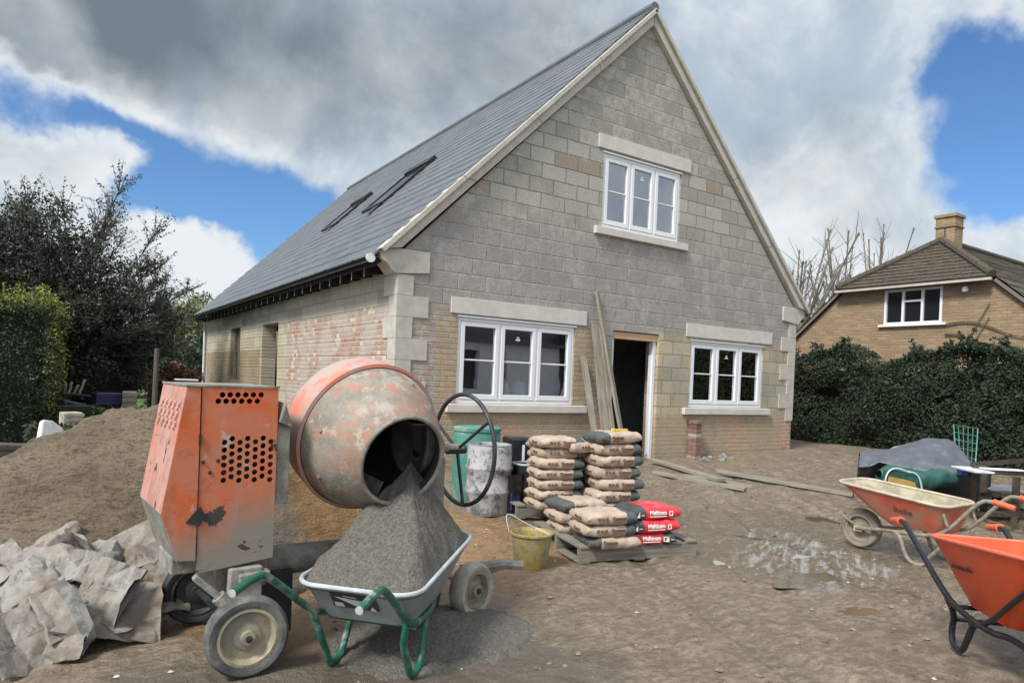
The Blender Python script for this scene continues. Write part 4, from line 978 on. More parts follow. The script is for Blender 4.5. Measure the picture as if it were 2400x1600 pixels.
def scatter(name, n, box, s0, s1, mat, label, seed, flat=.6, avoid=None):
    rs = random.Random(seed); m = MB()
    for _ in range(n):
        x, y = rs.uniform(box[0], box[1]), rs.uniform(box[2], box[3])
        if fbm(x, y, seed, 2, .9) < -.05 and rs.random() < .8: continue
        r_ = s0+(s1-s0)*rs.random()**4; a = rs.random()*6.28; z = gh(x, y)+r_*flat*.25; v = []
        for (p, q, w) in ((1, 0, 0), (.3, .95, 0), (-.8, .6, 0), (-.8, -.6, 0), (.3, -.95, 0), (.15, .1, flat), (0, 0, -flat)):
            k = r_*rs.uniform(.7, 1.15); u, t_ = p*k, q*k*.8; v.append((x+u*math.cos(a)-t_*math.sin(a), y+u*math.sin(a)+t_*math.cos(a), z+w*k))
        m.add(v, [(i, (i+1) % 5, 5) for i in range(5)]+[((i+1) % 5, i, 6) for i in range(5)])
    return tag(m.build(name, mat, recalc=False, smooth=True, angle=60), label, name.replace('_', ' '), kind='stuff')
scatter('mud_clods', 2200, (-4.2, 6.5, -7.2, -.4), .006, .034, M['clod'], 'small clods of mud scattered over the yard', 3)
scatter('pebbles', 1500, (-4.2, 6.0, -7.2, -.6), .004, .020, M['pebble'], 'pale pebbles and chips scattered over the yard', 8)
# ------------------------------------------------------------------ wheels
def wheel(parent, M4, r, w, tyre, rim, name='wheel', tw=.055, hubr=.022, n=40, spokes=False):
    """wheel turned about its own z, z towards the outside face"""
    b = MB(); b.M = M4; ri = r-tw
    prof = [(ri, -w*.38), (ri+tw*.35, -w*.5), (r-tw*.28, -w*.5), (r-.004, -w*.34), (r, -w*.12), (r, w*.12), (r-.004, w*.34), (r-tw*.28, w*.5), (ri+tw*.35, w*.5), (ri, w*.38)]
    b.lathe(prof, n, close=True); t = b.build('tyre', tyre, None, smooth=True)
    b = MB(); b.M = M4
    b.lathe([(hubr, -w*.30), (ri*.45, -w*.16), (ri*.8, -w*.12), (ri+.004, -w*.44), (ri+.008, -w*.44), (ri+.008, w*.44), (ri-.006, w*.46), (ri*.86, w*.20), (ri*.82, w*.12), (ri*.52, w*.16), (ri*.46, w*.24), (hubr*1.6, w*.28), (hubr*1.5, w*.5), (0, w*.52)], n)
    rm = b.build('rim', rim, None, smooth=True)
    wb = MB(); wb.M = M4; wb.lathe([(0, -w*.5), (hubr*.7, -w*.5), (hubr*.7, w*.62), (0, w*.66)], 10); wo = wb.build(name, M['dark_metal'], parent, smooth=True)
    for c in (t, rm): c.parent = wo
    return wo
def face(dirv, p):
    """matrix taking z to dirv, at p"""
    d = Vector(dirv).normalized(); return Matrix.Translation(p) @ d.to_track_quat('Z', 'Y').to_matrix().to_4x4()
# ------------------------------------------------------------------ mixer
MX = thing('cement_mixer', 'worn orange site cement mixer with a mortar crusted tilting drum and a hand wheel', 'cement mixer', (-2.858, -4.837, 0), .073)
yb, xb1, xs, x0, zt, zb, D_, xl, zm = .13, .158, -.213, -.28, 1.402, .515, .54, -.375, .80
def circ(x, z, r, n=10): return [(x+r*math.cos(-2*math.pi*i/n), z+r*math.sin(-2*math.pi*i/n)) for i in range(n)]
def hpos(u, v):   # target zoom pixel (scale 2.704 from 300,820) onto the cabinet face
    q = CAM; sx, sy = (300+u/2.7043)/K, (820+v/2.7043)/K
    a = .073; nrm = Vector((math.sin(a), -math.cos(a), 0)); p0 = Vector((-2.858, -4.837, 0))+Vector((-math.sin(a)*yb, math.cos(a)*yb, 0))
    d = ray(sx, sy); p = CAM+d*((p0-CAM).dot(nrm)/d.dot(nrm)); l = p-Vector((-2.858, -4.837, 0)); return l.x*math.cos(a)+l.y*math.sin(a), l.z
holes = [(600+49*i, 284) for i in range(6)]+[(573+49.5*i, 324) for i in range(6)]
for c in range(7):
    ys_ = [585, 562, 585, 560, 581, 558, 580][c]; nn = [6, 6, 6, 6, 6, 6, 6][c]; xx = 613+49*c
    for k in range(nn): holes.append((xx-1.6*k, ys_+48*k))
hl = [circ(*hpos(u, v), .0142, 10) for u, v in holes]
oc = [(xs+.003, zb-.02), (xb1, zb+.015), (xb1, zt), (xs+.003, zt)]
b = MB(); b.prism([oc]+hl, .004, Matrix.Translation((0, yb, 0)) @ XZ)
b.box((xb1-.004, yb+.004, zb+.02), (xb1, yb+D_, zt)); b.box((xs+.003, yb+D_, zb), (xb1-.004, yb+D_+.004, zt))
tag(b.build('engine_cover', M['orange_cover'], MX), 'orange steel cover with round vent holes, worn to bare grey low down')
b = MB(); b.box((xs, yb-.004, zt+.001), (xb1+.006, yb+D_+.006, zt+.010)); b.box((x0-.005, yb-.012, zt+.001), (xs-.004, yb+D_+.006, zt+.009)); b.build('cover_lid', M['crusted_steel'], MX)
b = MB(); b.box((xs+.04, yb+.12, zb+.12), (xb1-.05, yb+D_-.1, zt-.16)); b.box((xs+.06, yb+.05, zb+.3), (xb1-.12, yb+.12, zb+.55)); b.tube([(xs+.1, yb+.09, zt-.28), (xb1-.05, yb+.09, zt-.28)], .035, 10); b.build('engine', M['dark_metal'], MX)
pf = [(x0, zt-.001), (xs-.004, zt-.001), (xs-.004, zb+.045), (-.30, zb+.055), (xl, zm)]
b = MB(); b.prism([pf], .004, Matrix.Translation((0, yb-.006, 0)) @ XZ)
b.build('end_cover', M['orange_cover'], MX, bevel=.0015)
b = MB(); b.add([(xl+.001, yb, zm-.001), (-.30, yb, zb+.055), (-.30, yb+D_, zb+.055), (xl+.001, yb+D_, zm-.001)], [(0, 1, 2, 3)]); b.add([(-.30, yb+.002, zb+.05), (xs, yb+.002, zb+.04), (xs, yb+D_, zb+.04), (-.30, yb+D_, zb+.05)], [(0, 1, 2, 3)]); b.build('lower_end_panel', M['crusted_steel'], MX)
b = MB(); b.add([(x0, yb-.002, zt), (xl, yb-.002, zm), (xl, yb+D_, zm), (x0, yb+D_, zt), (x0+.004, yb-.002, zt), (xl+.004, yb-.002, zm), (xl+.004, yb+D_, zm), (x0+.004, yb+D_, zt)], [(0, 1, 2, 3), (7, 6, 5, 4), (0, 4, 5, 1), (3, 2, 6, 7), (1, 5, 6, 2), (0, 3, 7, 4)])
nx_ = Vector((-(zt-zm), 0, (xl-x0)*-1)).normalized(); nx_ = nx_ if nx_.x < 0 else -nx_
for r_ in range(6):
    for c in range(5):
        t = .14+.038*r_; y = yb+.085+.095*c-(.0 if r_ % 2 else .02); p = Vector((x0+(xl-x0)*t, y, zt+(zm-zt)*t))
        dn = Vector((xl-x0, 0, zm-zt)).normalized()
        b.add([p-dn*.010+Vector((0, -.017, 0))+nx_*.001, p-dn*.010+Vector((0, .017, 0))+nx_*.001, p+dn*.008+Vector((0, .015, 0))+nx_*.014, p+dn*.008+Vector((0, -.015, 0))+nx_*.014, p+dn*.010+Vector((0, -.017, 0)), p+dn*.010+Vector((0, .017, 0))], [(0, 1, 2, 3), (3, 2, 5, 4), (0, 3, 4), (1, 5, 2)])
ec = b.build('end_panel', M['sunlit_pink'], MX); ec['label'] = 'slanted end panel painted a sunlit pink with rows of small louvres'
for z in (zt-.28, zm-.05): b = MB(); b.box((xs-.008, yb-.014, z), (xs+.004, yb-.002, z+.05)); b.build('cover_catch', M['dark_metal'], MX)
b = MB(); b.prism([[(xs-.055, zb+.235), (xs+.01, zb+.215), (xs+.035, zb+.26), (xs+.01, zb+.31), (xs-.015, zb+.285)]], .004, Matrix.Translation((0, yb-.0125, 0)) @ XZ); b.build('cover_catch', M['dark_metal'], MX)
for k, (u, v) in enumerate(((475, 710), (570, 700), (518, 775))):
    hx_, hz_ = hpos(u, v); b = MB(); b.M = face((0, -1, 0), (hx_, yb, hz_)); b.lathe([(0, 0), (.009, 0), (.009, .006), (0, .008)], 8); b.build('bolt', M['dark_metal'], MX)
# chassis
b = MB(); b.tube([(.0, .42, .44), (1.42, .42, .40)], .085, 12); b.build('chassis_tube', M['crusted_steel'], MX, smooth=True)
b = MB(); b.box((-.10, .22, .36), (.16, .56, zb+.02)); b.box((-.30, .24, .47), (-.12, .54, .56)); b.box((-.06, .10, .16), (.10, .16, .50)); b.build('chassis', M['crusted_steel'], MX, bevel=.008)
b = MB(); b.box((-.02, .09, .42), (.14, .155, .475)); b.build('tow_bracket', M['crusted_steel'], MX, bevel=.012)
b = MB(); b.box((.17, .30, .06), (.33, .46, .40)); b.build('stand_leg', M['dark_metal'], MX)
b = MB(); b.beam((-.235, .06, .505), (-.10, .04, .37), .05, .03); b.tube([(-.13, .04, .40), (-.055, .03, .315)], .036, 12); b.tube([(-.055, .0, .31), (-.045, .10, .305)], .046, 12); b.build('jack_handle', M['crusted_steel'], MX, smooth=True, bevel=.004)
b = MB(); b.tube([(0, -.02, .19), (-.03, .98, .19)], .02, 8); b.build('axle', M['dark_metal'], MX)
wheel(MX, face((-.10, -1, 0), (0, 0, .197)), .197, .10, M['tyre'], M['cream_rim'], tw=.062)
wheel(MX, face((-.10, -1, 0), (-.03, .86, .19)), .19, .09, M['black_tyre'], M['dark_metal'])
wheel(MX, face((.30, -1, 0), (1.419, .127, .165)), .17, .11, M['pale_tyre'], M['mud_rim'], tw=.06, hubr=.026)
wheel(MX, face((.1, -1, 0), (1.45, .80, .165)), .17, .10, M['pale_tyre'], M['mud_rim'])
b = MB(); b.tube([(1.43, .14, .17), (1.45, .80, .17)], .02, 8); b.build('axle', M['crusted_steel'], MX)
b = MB(); b.tube([(1.45, .30, .24), (1.72, .22, .26), (1.86, .17, .245)], [.035, .034, .03], 8); b.tube([(1.50, .18, .16), (1.62, .25, .22), (1.74, .215, .25)], .026, 8); b.build('tow_bar', M['crusted_steel'], MX, smooth=True)
b = MB(); b.box((1.16, .30, .40), (1.30, .50, .98)); b.box((1.21, .285, .55), (1.25, .302, .66)); b.build('drum_support', M['crusted_steel'], MX, bevel=.01)
# drum bracket at the cabinet side
b = MB(); b.box((.165, .15, .80), (.235, .50, 1.23)); b.add([(.165, .12, 1.23), (.235, .12, 1.20), (.235, .40, 1.20), (.165, .40, 1.25), (.19, .10, 1.33), (.195, .30, 1.34)], [(0, 1, 4), (1, 2, 5, 4), (2, 3, 5), (3, 0, 4, 5)]); b.build('drum_bracket', M['crusted_steel'], MX, bevel=.006)
# drum
zd, td, Ld, Rd, rmo, yd, xd = 1.149, .241, .487, .434, .245, .357, .741
ax_ = Vector((0.04, -math.cos(td), -math.sin(td))); DM = face(ax_, (xd, yd, zd))
dp = [(.0, -.42), (.16, -.41), (.28, -.36), (.37, -.25), (.42, -.12), (.425, -.075)]
cone = [(Rd-.012, .075), (.418, .13), (.385, .24), (.335, .345), (.285, .43), (.252, .475), (.244, .487)]
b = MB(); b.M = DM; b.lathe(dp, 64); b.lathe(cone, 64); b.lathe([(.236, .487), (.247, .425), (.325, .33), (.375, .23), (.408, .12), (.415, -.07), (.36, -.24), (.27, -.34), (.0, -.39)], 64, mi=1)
dr = b.build('drum', [M['drum_steel'], M['drum_inside']], MX, smooth=True, recalc=False)
b = MB(); b.M = DM; b.lathe([(.41, -.135), (.422, -.13), (.428, -.115), (.432, -.10), (.436, .085), (.444, .095), (.444, .108), (.425, .112)], 64); b.build('drum_belt', M['salmon_paint'], dr, smooth=True)
b = MB(); b.M = DM; b.lathe([(.236, .485), (.24, .497), (.252, .500), (.260, .492), (.256, .480), (.246, .478)], 64); b.build('mouth_lip', M['crusted_steel'], dr, smooth=True)
for k in range(3):
    a = 2.1*k+2.4; b = MB(); b.M = DM @ Matrix.Rotation(a, 4, 'Z'); b.add([(.39, -.03, -.05), (.34, .03, .30), (.20, .07, .27), (.23, .03, -.02), (.39, -.02, -.05), (.34, .04, .30), (.20, .08, .27), (.23, .04, -.02)], [(0, 1, 2, 3), (7, 6, 5, 4), (0, 4, 5, 1), (1, 5, 6, 2), (2, 6, 7, 3), (3, 7, 4, 0)]); b.build('mixing_blade', M['crusted_steel'], dr)
for t in (1.2, 2.9, 3.6, 4.6):
    b = MB(); rx_ = .40; b.M = DM @ Matrix.Rotation(t, 4, 'Z') @ Matrix.Translation((.388, 0, .235)) @ Matrix.Rotation(R(72), 4, 'Y'); b.lathe([(0, -.002), (.012, -.002), (.010, .008), (0, .010)], 8); b.build('bolt', M['crusted_steel'], dr)
# yoke plate and housing on the hand wheel side
YM = face((1, 0, 0), (1.13, yd, 1.10))
b = MB(); b.M = YM; b.lathe([(0, .03), (.10, .04), (.22, .02), (.245, -.02), (.25, -.07), (.22, -.075), (.10, .0), (0, .0)], 40); b.build('yoke_plate', M['crusted_steel'], MX, smooth=True)
b = MB(); b.box((1.165, .24, .93), (1.20, .44, 1.16)); b.tube([(1.15, yd, 1.045), (1.46, yd, 1.03)], .03, 10); b.M = face((1, 0, 0), (1.20, yd-.02, 1.045)); b.lathe([(.085, 0), (.10, .02), (.10, .05), (.08, .06), (.065, .05), (.065, .0)], 24); b.build('tilt_hub', M['crusted_steel'], MX, smooth=True, bevel=.004)
hc = Vector((1.461, yd, 1.023)); Rh = .363
hw = MB(); hw.tube([hc-Vector((.12, 0, 0)), hc+Vector((.02, 0, 0))], .03, 10)
for a in (35, 155, 275):
    hw.tube([hc-Vector((.04, 0, 0)), hc+Vector((0, -Rh*math.cos(R(a)), Rh*math.sin(R(a))))], .011, 8)
ho = hw.build('hand_wheel', M['dark_metal'], MX, smooth=True)
b = MB(); b.tube([hc+Vector((0, Rh*math.cos(2*math.pi*i/48), Rh*math.sin(2*math.pi*i/48))) for i in range(48)], .0145, 10, closed=True); b.build('wheel_rim', M['dark_metal'], ho, smooth=True)
# ------------------------------------------------------------------ wheelbarrows
def rrect(x0, x1, yy0, yy1, r, n=6):
    """rounded quad, yy0 half width at x0 (rear), yy1 at x1 (front)"""
    pts = []
    for (cx, cy, a0) in ((x1-r, yy1-r, 0), (x0+r, yy0-r, 90), (x0+r, -yy0+r, 180), (x1-r, -yy1+r, 270)):
        for i in range(n+1):
            a = R(a0+90*i/n); pts.append((cx+r*math.cos(a), cy+r*math.sin(a)))
    return pts
def barrow(name, label, pose, d, trayin, tray, rimm, tube, wt, wr, grip, tr=.0165, wheel_r=.2, rimr=.011, hpath=None, liner=True, wr_w=.085, legback=.0, deep=.09):
    t = thing(name, label, 'wheelbarrow', (pose[0], pose[1], gh(pose[0], pose[1])), pose[2], 'wheelbarrows')
    def lev(s):
        r = .13-.05*s; a = rrect(d['rx']+(d['bx0']-d['rx'])*s, d['fx']+(d['bx1']-d['fx'])*s, d['ry']+(d['by']-d['ry'])*s, d['fy']+(d['by']*.9-d['fy'])*s, min(r, .12 if s < .5 else .08))
        out = []
        for x, y in a:
            u = (x-d['rx'])/(d['fx']-d['rx']); z = d['rz']+(d['fz']-d['rz'])*u; zb_ = d['bz']+.01*u
            out.append((x, y, z+(zb_-z)*s))
        return out
    b = MB(); N = len(lev(0)); S = [0, .15, .35, .6, .82, .95, 1.0]; vs = []; fs = []
    for q, off in ((0, 0.), (1, .006)):
        for s in S:
            L = lev(s); cx = sum(p[0] for p in L)/N
            vs += [(p[0]+(cx-p[0])*off*2, p[1]*(1-off*2), p[2]+(off if s == 1 else 0)) for p in L]
    m = len(S)
    for q in (0, 1):
        o = q*m*N
        for i in range(m-1):
            for k in range(N):
                f = (o+i*N+k, o+i*N+(k+1) % N, o+(i+1)*N+(k+1) % N, o+(i+1)*N+k); fs.append(f if q else f[::-1])
        f = tuple(o+(m-1)*N+k for k in range(N)); fs.append(f if q else f[::-1])
    nf = (m-1)*N+1
    b.add(vs, fs); b.mi = [0]*nf+[1]*nf
    ty = b.build('tray', [tray, trayin], t, smooth=True, recalc=False, angle=40)
    b = MB(); b.tube([Vector(p)+Vector((0, 0, .002)) for p in lev(0)], rimr, 8, closed=True); b.build('tray_rim', rimm, ty, smooth=True)
    for s in (1, -1):
        wy = .065*s
        P = [(d['wx']+.02, wy, d['wz']), (d['wx']-.25, wy*1.5, d['wz']+.04), (d['bx1']-.08, .20*s, d['bz']-.045), (d['bx0']+.12, .235*s, d['bz']-.02), (d['bx0']-.05, .26*s, d['bz']+.03), (d['hx']+.24, d['hy']*s, d['hz']+.015), (d['hx']+.15, d['hy']*s, d['hz']+.028), (d['hx'], d['hy']*s, d['hz'])]
        if hpath: P = hpath(s)
        P = smooth_path(P, 3)
        b = MB(); b.tube(P, tr, 10); b.build('handle_tube', tube, t, smooth=True)
        b = MB(); b.tube(smooth_path([(d['bx0']-.06, .25*s, d['bz']+.03), (d['bx0']-.03+legback, d['ly']*s, d['bz']-.08), (-.05, d['ly']*s, .10), (-.02, d['ly']*s, .03), (.04, d['ly']*s, .017), (.10, d['ly']*s, .03), (.15, d['ly']*s, .10), (.20, d['ly']*.95*s, d['bz']-.06), (.26, d['ly']*.9*s, d['bz']-.035)], 3), tr, 10)
        b.build('leg', tube, t, smooth=True)
        if grip:
            b = MB(); e = Vector((d['hx'], d['hy']*s, d['hz'])); q = Vector(P[-4]); dv = (e-q).normalized(); b.tube([e+dv*.015-dv*.14, e+dv*.010], [tr+.007, tr+.006], 12); b.tube([e+dv*.010-dv*.15, e+dv*.01-dv*.138], [tr+.010]*2, 12); b.build('grip', grip, t, smooth=True)
    b = MB(); b.tube([(.0, -.24, d['bz']-.03), (.0, .24, d['bz']-.03)], tr*.8, 8); b.tube([(-.03, -d['ly'], .17), (-.03, d['ly'], .17)], tr*.7, 8) if deep > .1 else None
    b.build('cross_bar', tube, t, smooth=True)
    w = wheel(t, face((0, 1, 0), (d['wx'], 0, d['wz'])), wheel_r, wr_w, wt, wr, tw=.065)
    return t, lev
d1 = dict(ly=.224, hx=-.735, hy=.29, hz=.597, rx=-.235, ry=.325, rz=.495, fx=.80, fy=.29, fz=.575, wx=.74, wz=.19, bx0=-.094, bx1=.45, by=.235, bz=.30)
B1, lev1 = barrow('wheelbarrow', 'galvanised wheelbarrow with green tubular frame under the mixer, heaped with wet mortar', (-2.287, -5.027, .735), d1, M['galvanised'], M['galvanised'], M['galv_rim'], M['green_paint'], M['tyre'], M['mud_rim'], None, tr=.018, wheel_r=.19, rimr=.012)
for s in (1, -1):
    b = MB(); b.tube([(d1['hx']-.002, d1['hy']*s, d1['hz']-.0005), (d1['hx']-.006, d1['hy']*s, d1['hz']-.001)], .0175, 12); b.build('tube_end', M['galv_rim'], B1)
# label on the rear of the tray
SL = (Vector((d1['bx0'], 0, d1['bz']))-Vector((d1['rx'], 0, d1['rz']))).normalized()
nb = Vector((SL.z, 0, -SL.x)).normalized(); nb = nb if nb.x < 0 else -nb
LM = Matrix.Translation(Vector((d1['rx'], .02, d1['rz']))+SL*.085+nb*.004) @ Matrix(((0, -SL.x, nb.x, 0), (-1, 0, nb.y, 0), (0, -SL.z, nb.z, 0), (0, 0, 0, 1)))
b = MB(); b.box((-.11, -.052, -.001), (.13, .058, .001)); st = b.build('label_sticker', M['sticker_black'], B1); st.matrix_local = LM
b = MB(); b.add([(-.09, .03, .002), (.06, .015, .002), (.045, -.045, .002)], [(0, 1, 2)]); b.add([(-.10, -.045, .002), (-.05, -.045, .002), (-.055, -.015, .002), (-.10, -.012, .002)], [(0, 1, 2, 3)]); b.add([(.085, -.05, .002), (.12, -.05, .002), (.10, -.02, .002)], [(0, 1, 2)]); b.add([(-.04, .036, .002), (.03, .03, .002), (.03, .037, .002), (-.04, .043, .002)], [(0, 1, 2, 3)]); b.build('sticker_marks', M['sticker_white'], st)
# mortar heap in the tray
apx = (.50, .03, .585)
def mheap():
    rim = [Vector(p) for p in lev1(.10)]; m = MB(); N = len(rim); T = 60; dens = 5
    ring = []
    for i in range(N):
        a, b_ = rim[i], rim[(i+1) % N]; L = (b_-a).length; k = max(1, int(L/.02))
        for j in range(k): ring.append(a.lerp(b_, j/k))
    ap = Vector((apx[0], apx[1], 0)); vs = []
    for t in range(T+1):
        s = t/T
        for p in ring:
            x = ap.x+(p.x-ap.x)*s; y = ap.y+(p.y-ap.y)*s; hgt = (1.05-p.z)*((1-s)**1.0*.86+.14*(1-s)**.4*(1 if s < .999 else 0))
            hgt += .02*math.sin(min(1, s*3)*math.pi)*(-1) if s < .33 else 0
            z = p.z-.008+hgt
            w_ = sms(0, .1, 1-s); z += w_*(.030*fbm(x, y, 3, 4, 7.)+.010*fbm(x, y, 7, 2, 30.))
            vs.append((x, y, z))
    n = len(ring); fs = [(t*n+k, t*n+(k+1) % n, (t+1)*n+(k+1) % n, (t+1)*n+k) for t in range(T) for k in range(n)]
    m.add(vs, fs); return m
mh = mheap().build('mortar_heap', M['mortar'], None, smooth=True, recalc=True, angle=180); mh.location = B1.location; mh.rotation_euler = B1.rotation_euler
tag(mh, 'steep grey mortar heap spilling from the drum mouth into the galvanised wheelbarrow', 'mortar')
# spilt mortar at the right wheel
def spillh(x, y):
    rho = math.sqrt(((x+1.80)/.62)**2+((y+4.80)/.48)**2)+.12*fbm(x, y, 4, 3, 3.); t = max(0, 1-rho)
    return gh(x, y)+(.17*t**1.15+.012*fbm(x, y, 2, 3, 22.) if t > 0 else -.06)
sp = heap_grid(spillh, -2.5, -.8, -5.3, -3.9, .022); sp.f = [f for f in sp.f if max(sp.v[i][2]-gh(sp.v[i][0], sp.v[i][1]) for i in f) > -.05]; sp.mi = [0]*len(sp.f)
tag(sp.build('spilt_mortar', M['mortar'], smooth=True, recalc=False, angle=180), 'low mound of spilt grey mortar burying the foot of the mixer wheel', 'mortar')
def leglbl(o, s): o['label'] = s
# muddy barrow
d2 = dict(ly=.25, hx=-.662, hy=.261, hz=.640, rx=-.193, ry=.316, rz=.559, fx=.80, fy=.28, fz=.64, wx=.675, wz=.19, bx0=-.128, bx1=.36, by=.17, bz=.30)
B2, lev2 = barrow('wheelbarrow', 'muddy orange plastic wheelbarrow with caked wheel in front of the tarpaulin', (2.881, -5.377, R(90.5)), d2, M['muddy_inside'], M['muddy_orange'], M['muddy_rim'], M['muddy_tube'], M['mud_tyre'], M['mud_rim'], M['orange_grip'], tr=.017, wheel_r=.19, rimr=.013, wr_w=.10)
b = MB()
for s in (1, -1):
    b.tube([(-.16, .27*s, .50), (-.20, .27*s, .40)], .012, 8); b.tube([(.62, .06*s, .19), (.80, .055*s, .26), (.86, .03*s, .30)], .012, 8)
b.tube([(.86, .03, .30), (.86, -.03, .30)], .012, 8); b.build('wheel_guard', M['muddy_tube'], B2)
b = MB(); b.box((.635, .062, .165), (.715, .070, .215)); b.build('axle_plate', M['muddy_rim'], B2)
def traytext(Bt, lev, txt, size, mat, u, s, side=1, bold=.0, squash=1.):
    L0, L1 = lev(.0), lev(1.)
    N = len(L0); q = N//4
    # long side between corner arcs
    i0, i1 = (6, 7) if side > 0 else (20, 21)
    a, b_ = Vector(L0[i0]), Vector(L0[i1]); c, e = Vector(L1[i0]), Vector(L1[i1])
    top = a.lerp(b_, u); bot = c.lerp(e, u); p = top.lerp(bot, s)
    xd_ = (b_-a).normalized(); dn = (bot-top).normalized(); nn = xd_.cross(dn); nn = nn.normalized()
    if nn.y*side < 0: nn = -nn
    xx = (xd_-nn*xd_.dot(nn)).normalized(); yy = nn.cross(xx)
    if yy.z < 0: xx = -xx; yy = -yy
    Mt = Matrix(((xx.x, yy.x, nn.x, p.x+nn.x*.004), (xx.y, yy.y, nn.y, p.y+nn.y*.004), (xx.z, yy.z, nn.z, p.z+nn.z*.004), (0, 0, 0, 1)))
    return text(txt, size, mat, Bt, Mt, .0015, bold=bold, squash=squash)
traytext(B2, lev2, 'Belle', .085, M['faded_print'], .56, .46, 1, .002)
# front orange barrow
d3 = dict(ly=.206, hx=-.796, hy=.302, hz=.60, rx=-.275, ry=.285, rz=.612, fx=.86, fy=.25, fz=.735, wx=.66, wz=.19, bx0=.02, bx1=.48, by=.16, bz=.285)
B3, lev3 = barrow('wheelbarrow', 'bright orange plastic wheelbarrow with black frame cut off by the right edge', (.919, -6.585, -2.359), d3, M['orange_plastic'], M['orange_plastic'], M['orange_rim'], M['black_tube'], M['black_tyre'], M['dark_metal'], M['orange_grip'], tr=.0175, wheel_r=.19, rimr=.012, deep=.12)
traytext(B3, lev3, 'Haemmerlin', .048, M['dark_print'], .25, .38, -1, .001)
b = MB(); b.tube(smooth_path([(.20, -.21, .22), (.36, -.20, .27), (.62, -.20, .48), (.80, -.19, .62)], 3), .015, 8); b.tube(smooth_path([(.20, .21, .22), (.36, .20, .27), (.62, .20, .48), (.80, .19, .62)], 3), .015, 8); b.build('tray_brace', M['black_tube'], B3, smooth=True)
# ------------------------------------------------------------------ pallets and bags
def pallet(x, y, a, label, w=1.14, dd=1.0):
    t = thing('pallet', label, 'pallet', (x, y, gh(x+.4, y+.3)+.015), a, 'timber pallets')
    for k in range(3):
        b = MB(); yy = .0+k*(dd-.09)/2; b.box((0, yy, .0), (w, yy+.045, .11)) ; b.build('bearer', M['pallet_timber'], t)
    for k in range(3):
        b = MB(); b.box((k*(w-.1)/2, .0, -.012), (k*(w-.1)/2+.1, dd, -.001)); b.build('bottom_board', M['pallet_timber'], t)
    for k in range(7):
        b = MB(); xx = k*(w-.10)/6; b.box((xx, -.01+.004*math.sin(k*2.3), .1105), (xx+.10, dd, .132)); b.build('deck_board', M['pallet_timber'], t, bevel=.003)
    return t
p = at(1330, 1297); pallet(p.x, p.y, R(-13), 'weathered front pallet under the red bags, its long side towards us')
p = at(1185, 1212); pallet(p.x, p.y, R(-13), 'weathered rear pallet half hidden under the tall stacks of cement bags', 1.3, 1.0)
_bag = {}
def bagmesh(L, Wd, Hh, seed, mat, puff=1.):
    key = (L, Wd, Hh, seed, mat)
    if key in _bag: return _bag[key]
    m = MB(); nx, ny, nzz = 18, 12, 5; idx = {}
    def pt(i, j, k):
        if (i, j, k) in idx: return idx[(i, j, k)]
        u, v, w = i/nx*2-1, j/ny*2-1, k/nzz*2-1
        # squashed pillow: rounded edges
        e = 5.0; r_ = (abs(u)**e+abs(v)**e)**(1/e); pinch = 1-.42*max(0, r_-.62)/.38*puff*.75
        x = u*L/2*(1-.035*w*w*2); y = v*Wd/2*(1-.05*w*w*2)
        z = Hh/2+w*Hh/2*(1.06-.22*max(0, abs(u)-.55)/.45-.22*max(0, abs(v)-.6)/.4)
        nn = .007*fbm(u*2, v*2, w+seed*3.1, 3, 1.6); x += .010*fbm(v*2, w, seed*2.2, 3, 1.5); y += nn*1.6; z += .012*fbm(u*2, v*1.5, seed*5.7, 3, 1.4)*(.3+.7*(w+1)/2)+.004*fbm(u*2, v*2, seed+w, 2, 6.)
        idx[(i, j, k)] = len(m.v); m.v.append((x, y, max(z, .001))); return idx[(i, j, k)]
    for i in range(nx):
        for j in range(ny):
            m.f.append((pt(i, j, 0), pt(i, j+1, 0), pt(i+1, j+1, 0), pt(i+1, j, 0))); m.f.append((pt(i, j, nzz), pt(i+1, j, nzz), pt(i+1, j+1, nzz), pt(i, j+1, nzz)))
    for i in range(nx):
        for k in range(nzz):
            m.f.append((pt(i, 0, k), pt(i+1, 0, k), pt(i+1, 0, k+1), pt(i, 0, k+1))); m.f.append((pt(i, ny, k), pt(i, ny, k+1), pt(i+1, ny, k+1), pt(i+1, ny, k)))
    for j in range(ny):
        for k in range(nzz):
            m.f.append((pt(0, j, k), pt(0, j, k+1), pt(0, j+1, k+1), pt(0, j+1, k))); m.f.append((pt(nx, j, k), pt(nx, j+1, k), pt(nx, j+1, k+1), pt(nx, j, k+1)))
    m.mi = [0]*len(m.f); me = bpy.data.meshes.new('sack'); me.from_pydata(m.v, [], m.f); me.materials.append(M[mat]); me.polygons.foreach_set('use_smooth', [True]*len(me.polygons)); me.set_sharp_from_angle(angle=R(62)); _bag[key] = me; return me
FM = lambda x, y, z: Matrix(((1, 0, 0, x), (0, 0, -1, y), (0, 1, 0, z), (0, 0, 0, 1)))       # writing on the -y side
LMX = lambda x, y, z: Matrix(((0, 0, -1, x), (-1, 0, 0, y), (0, 1, 0, z), (0, 0, 0, 1)))     # writing on the -x end
cnt = [0]
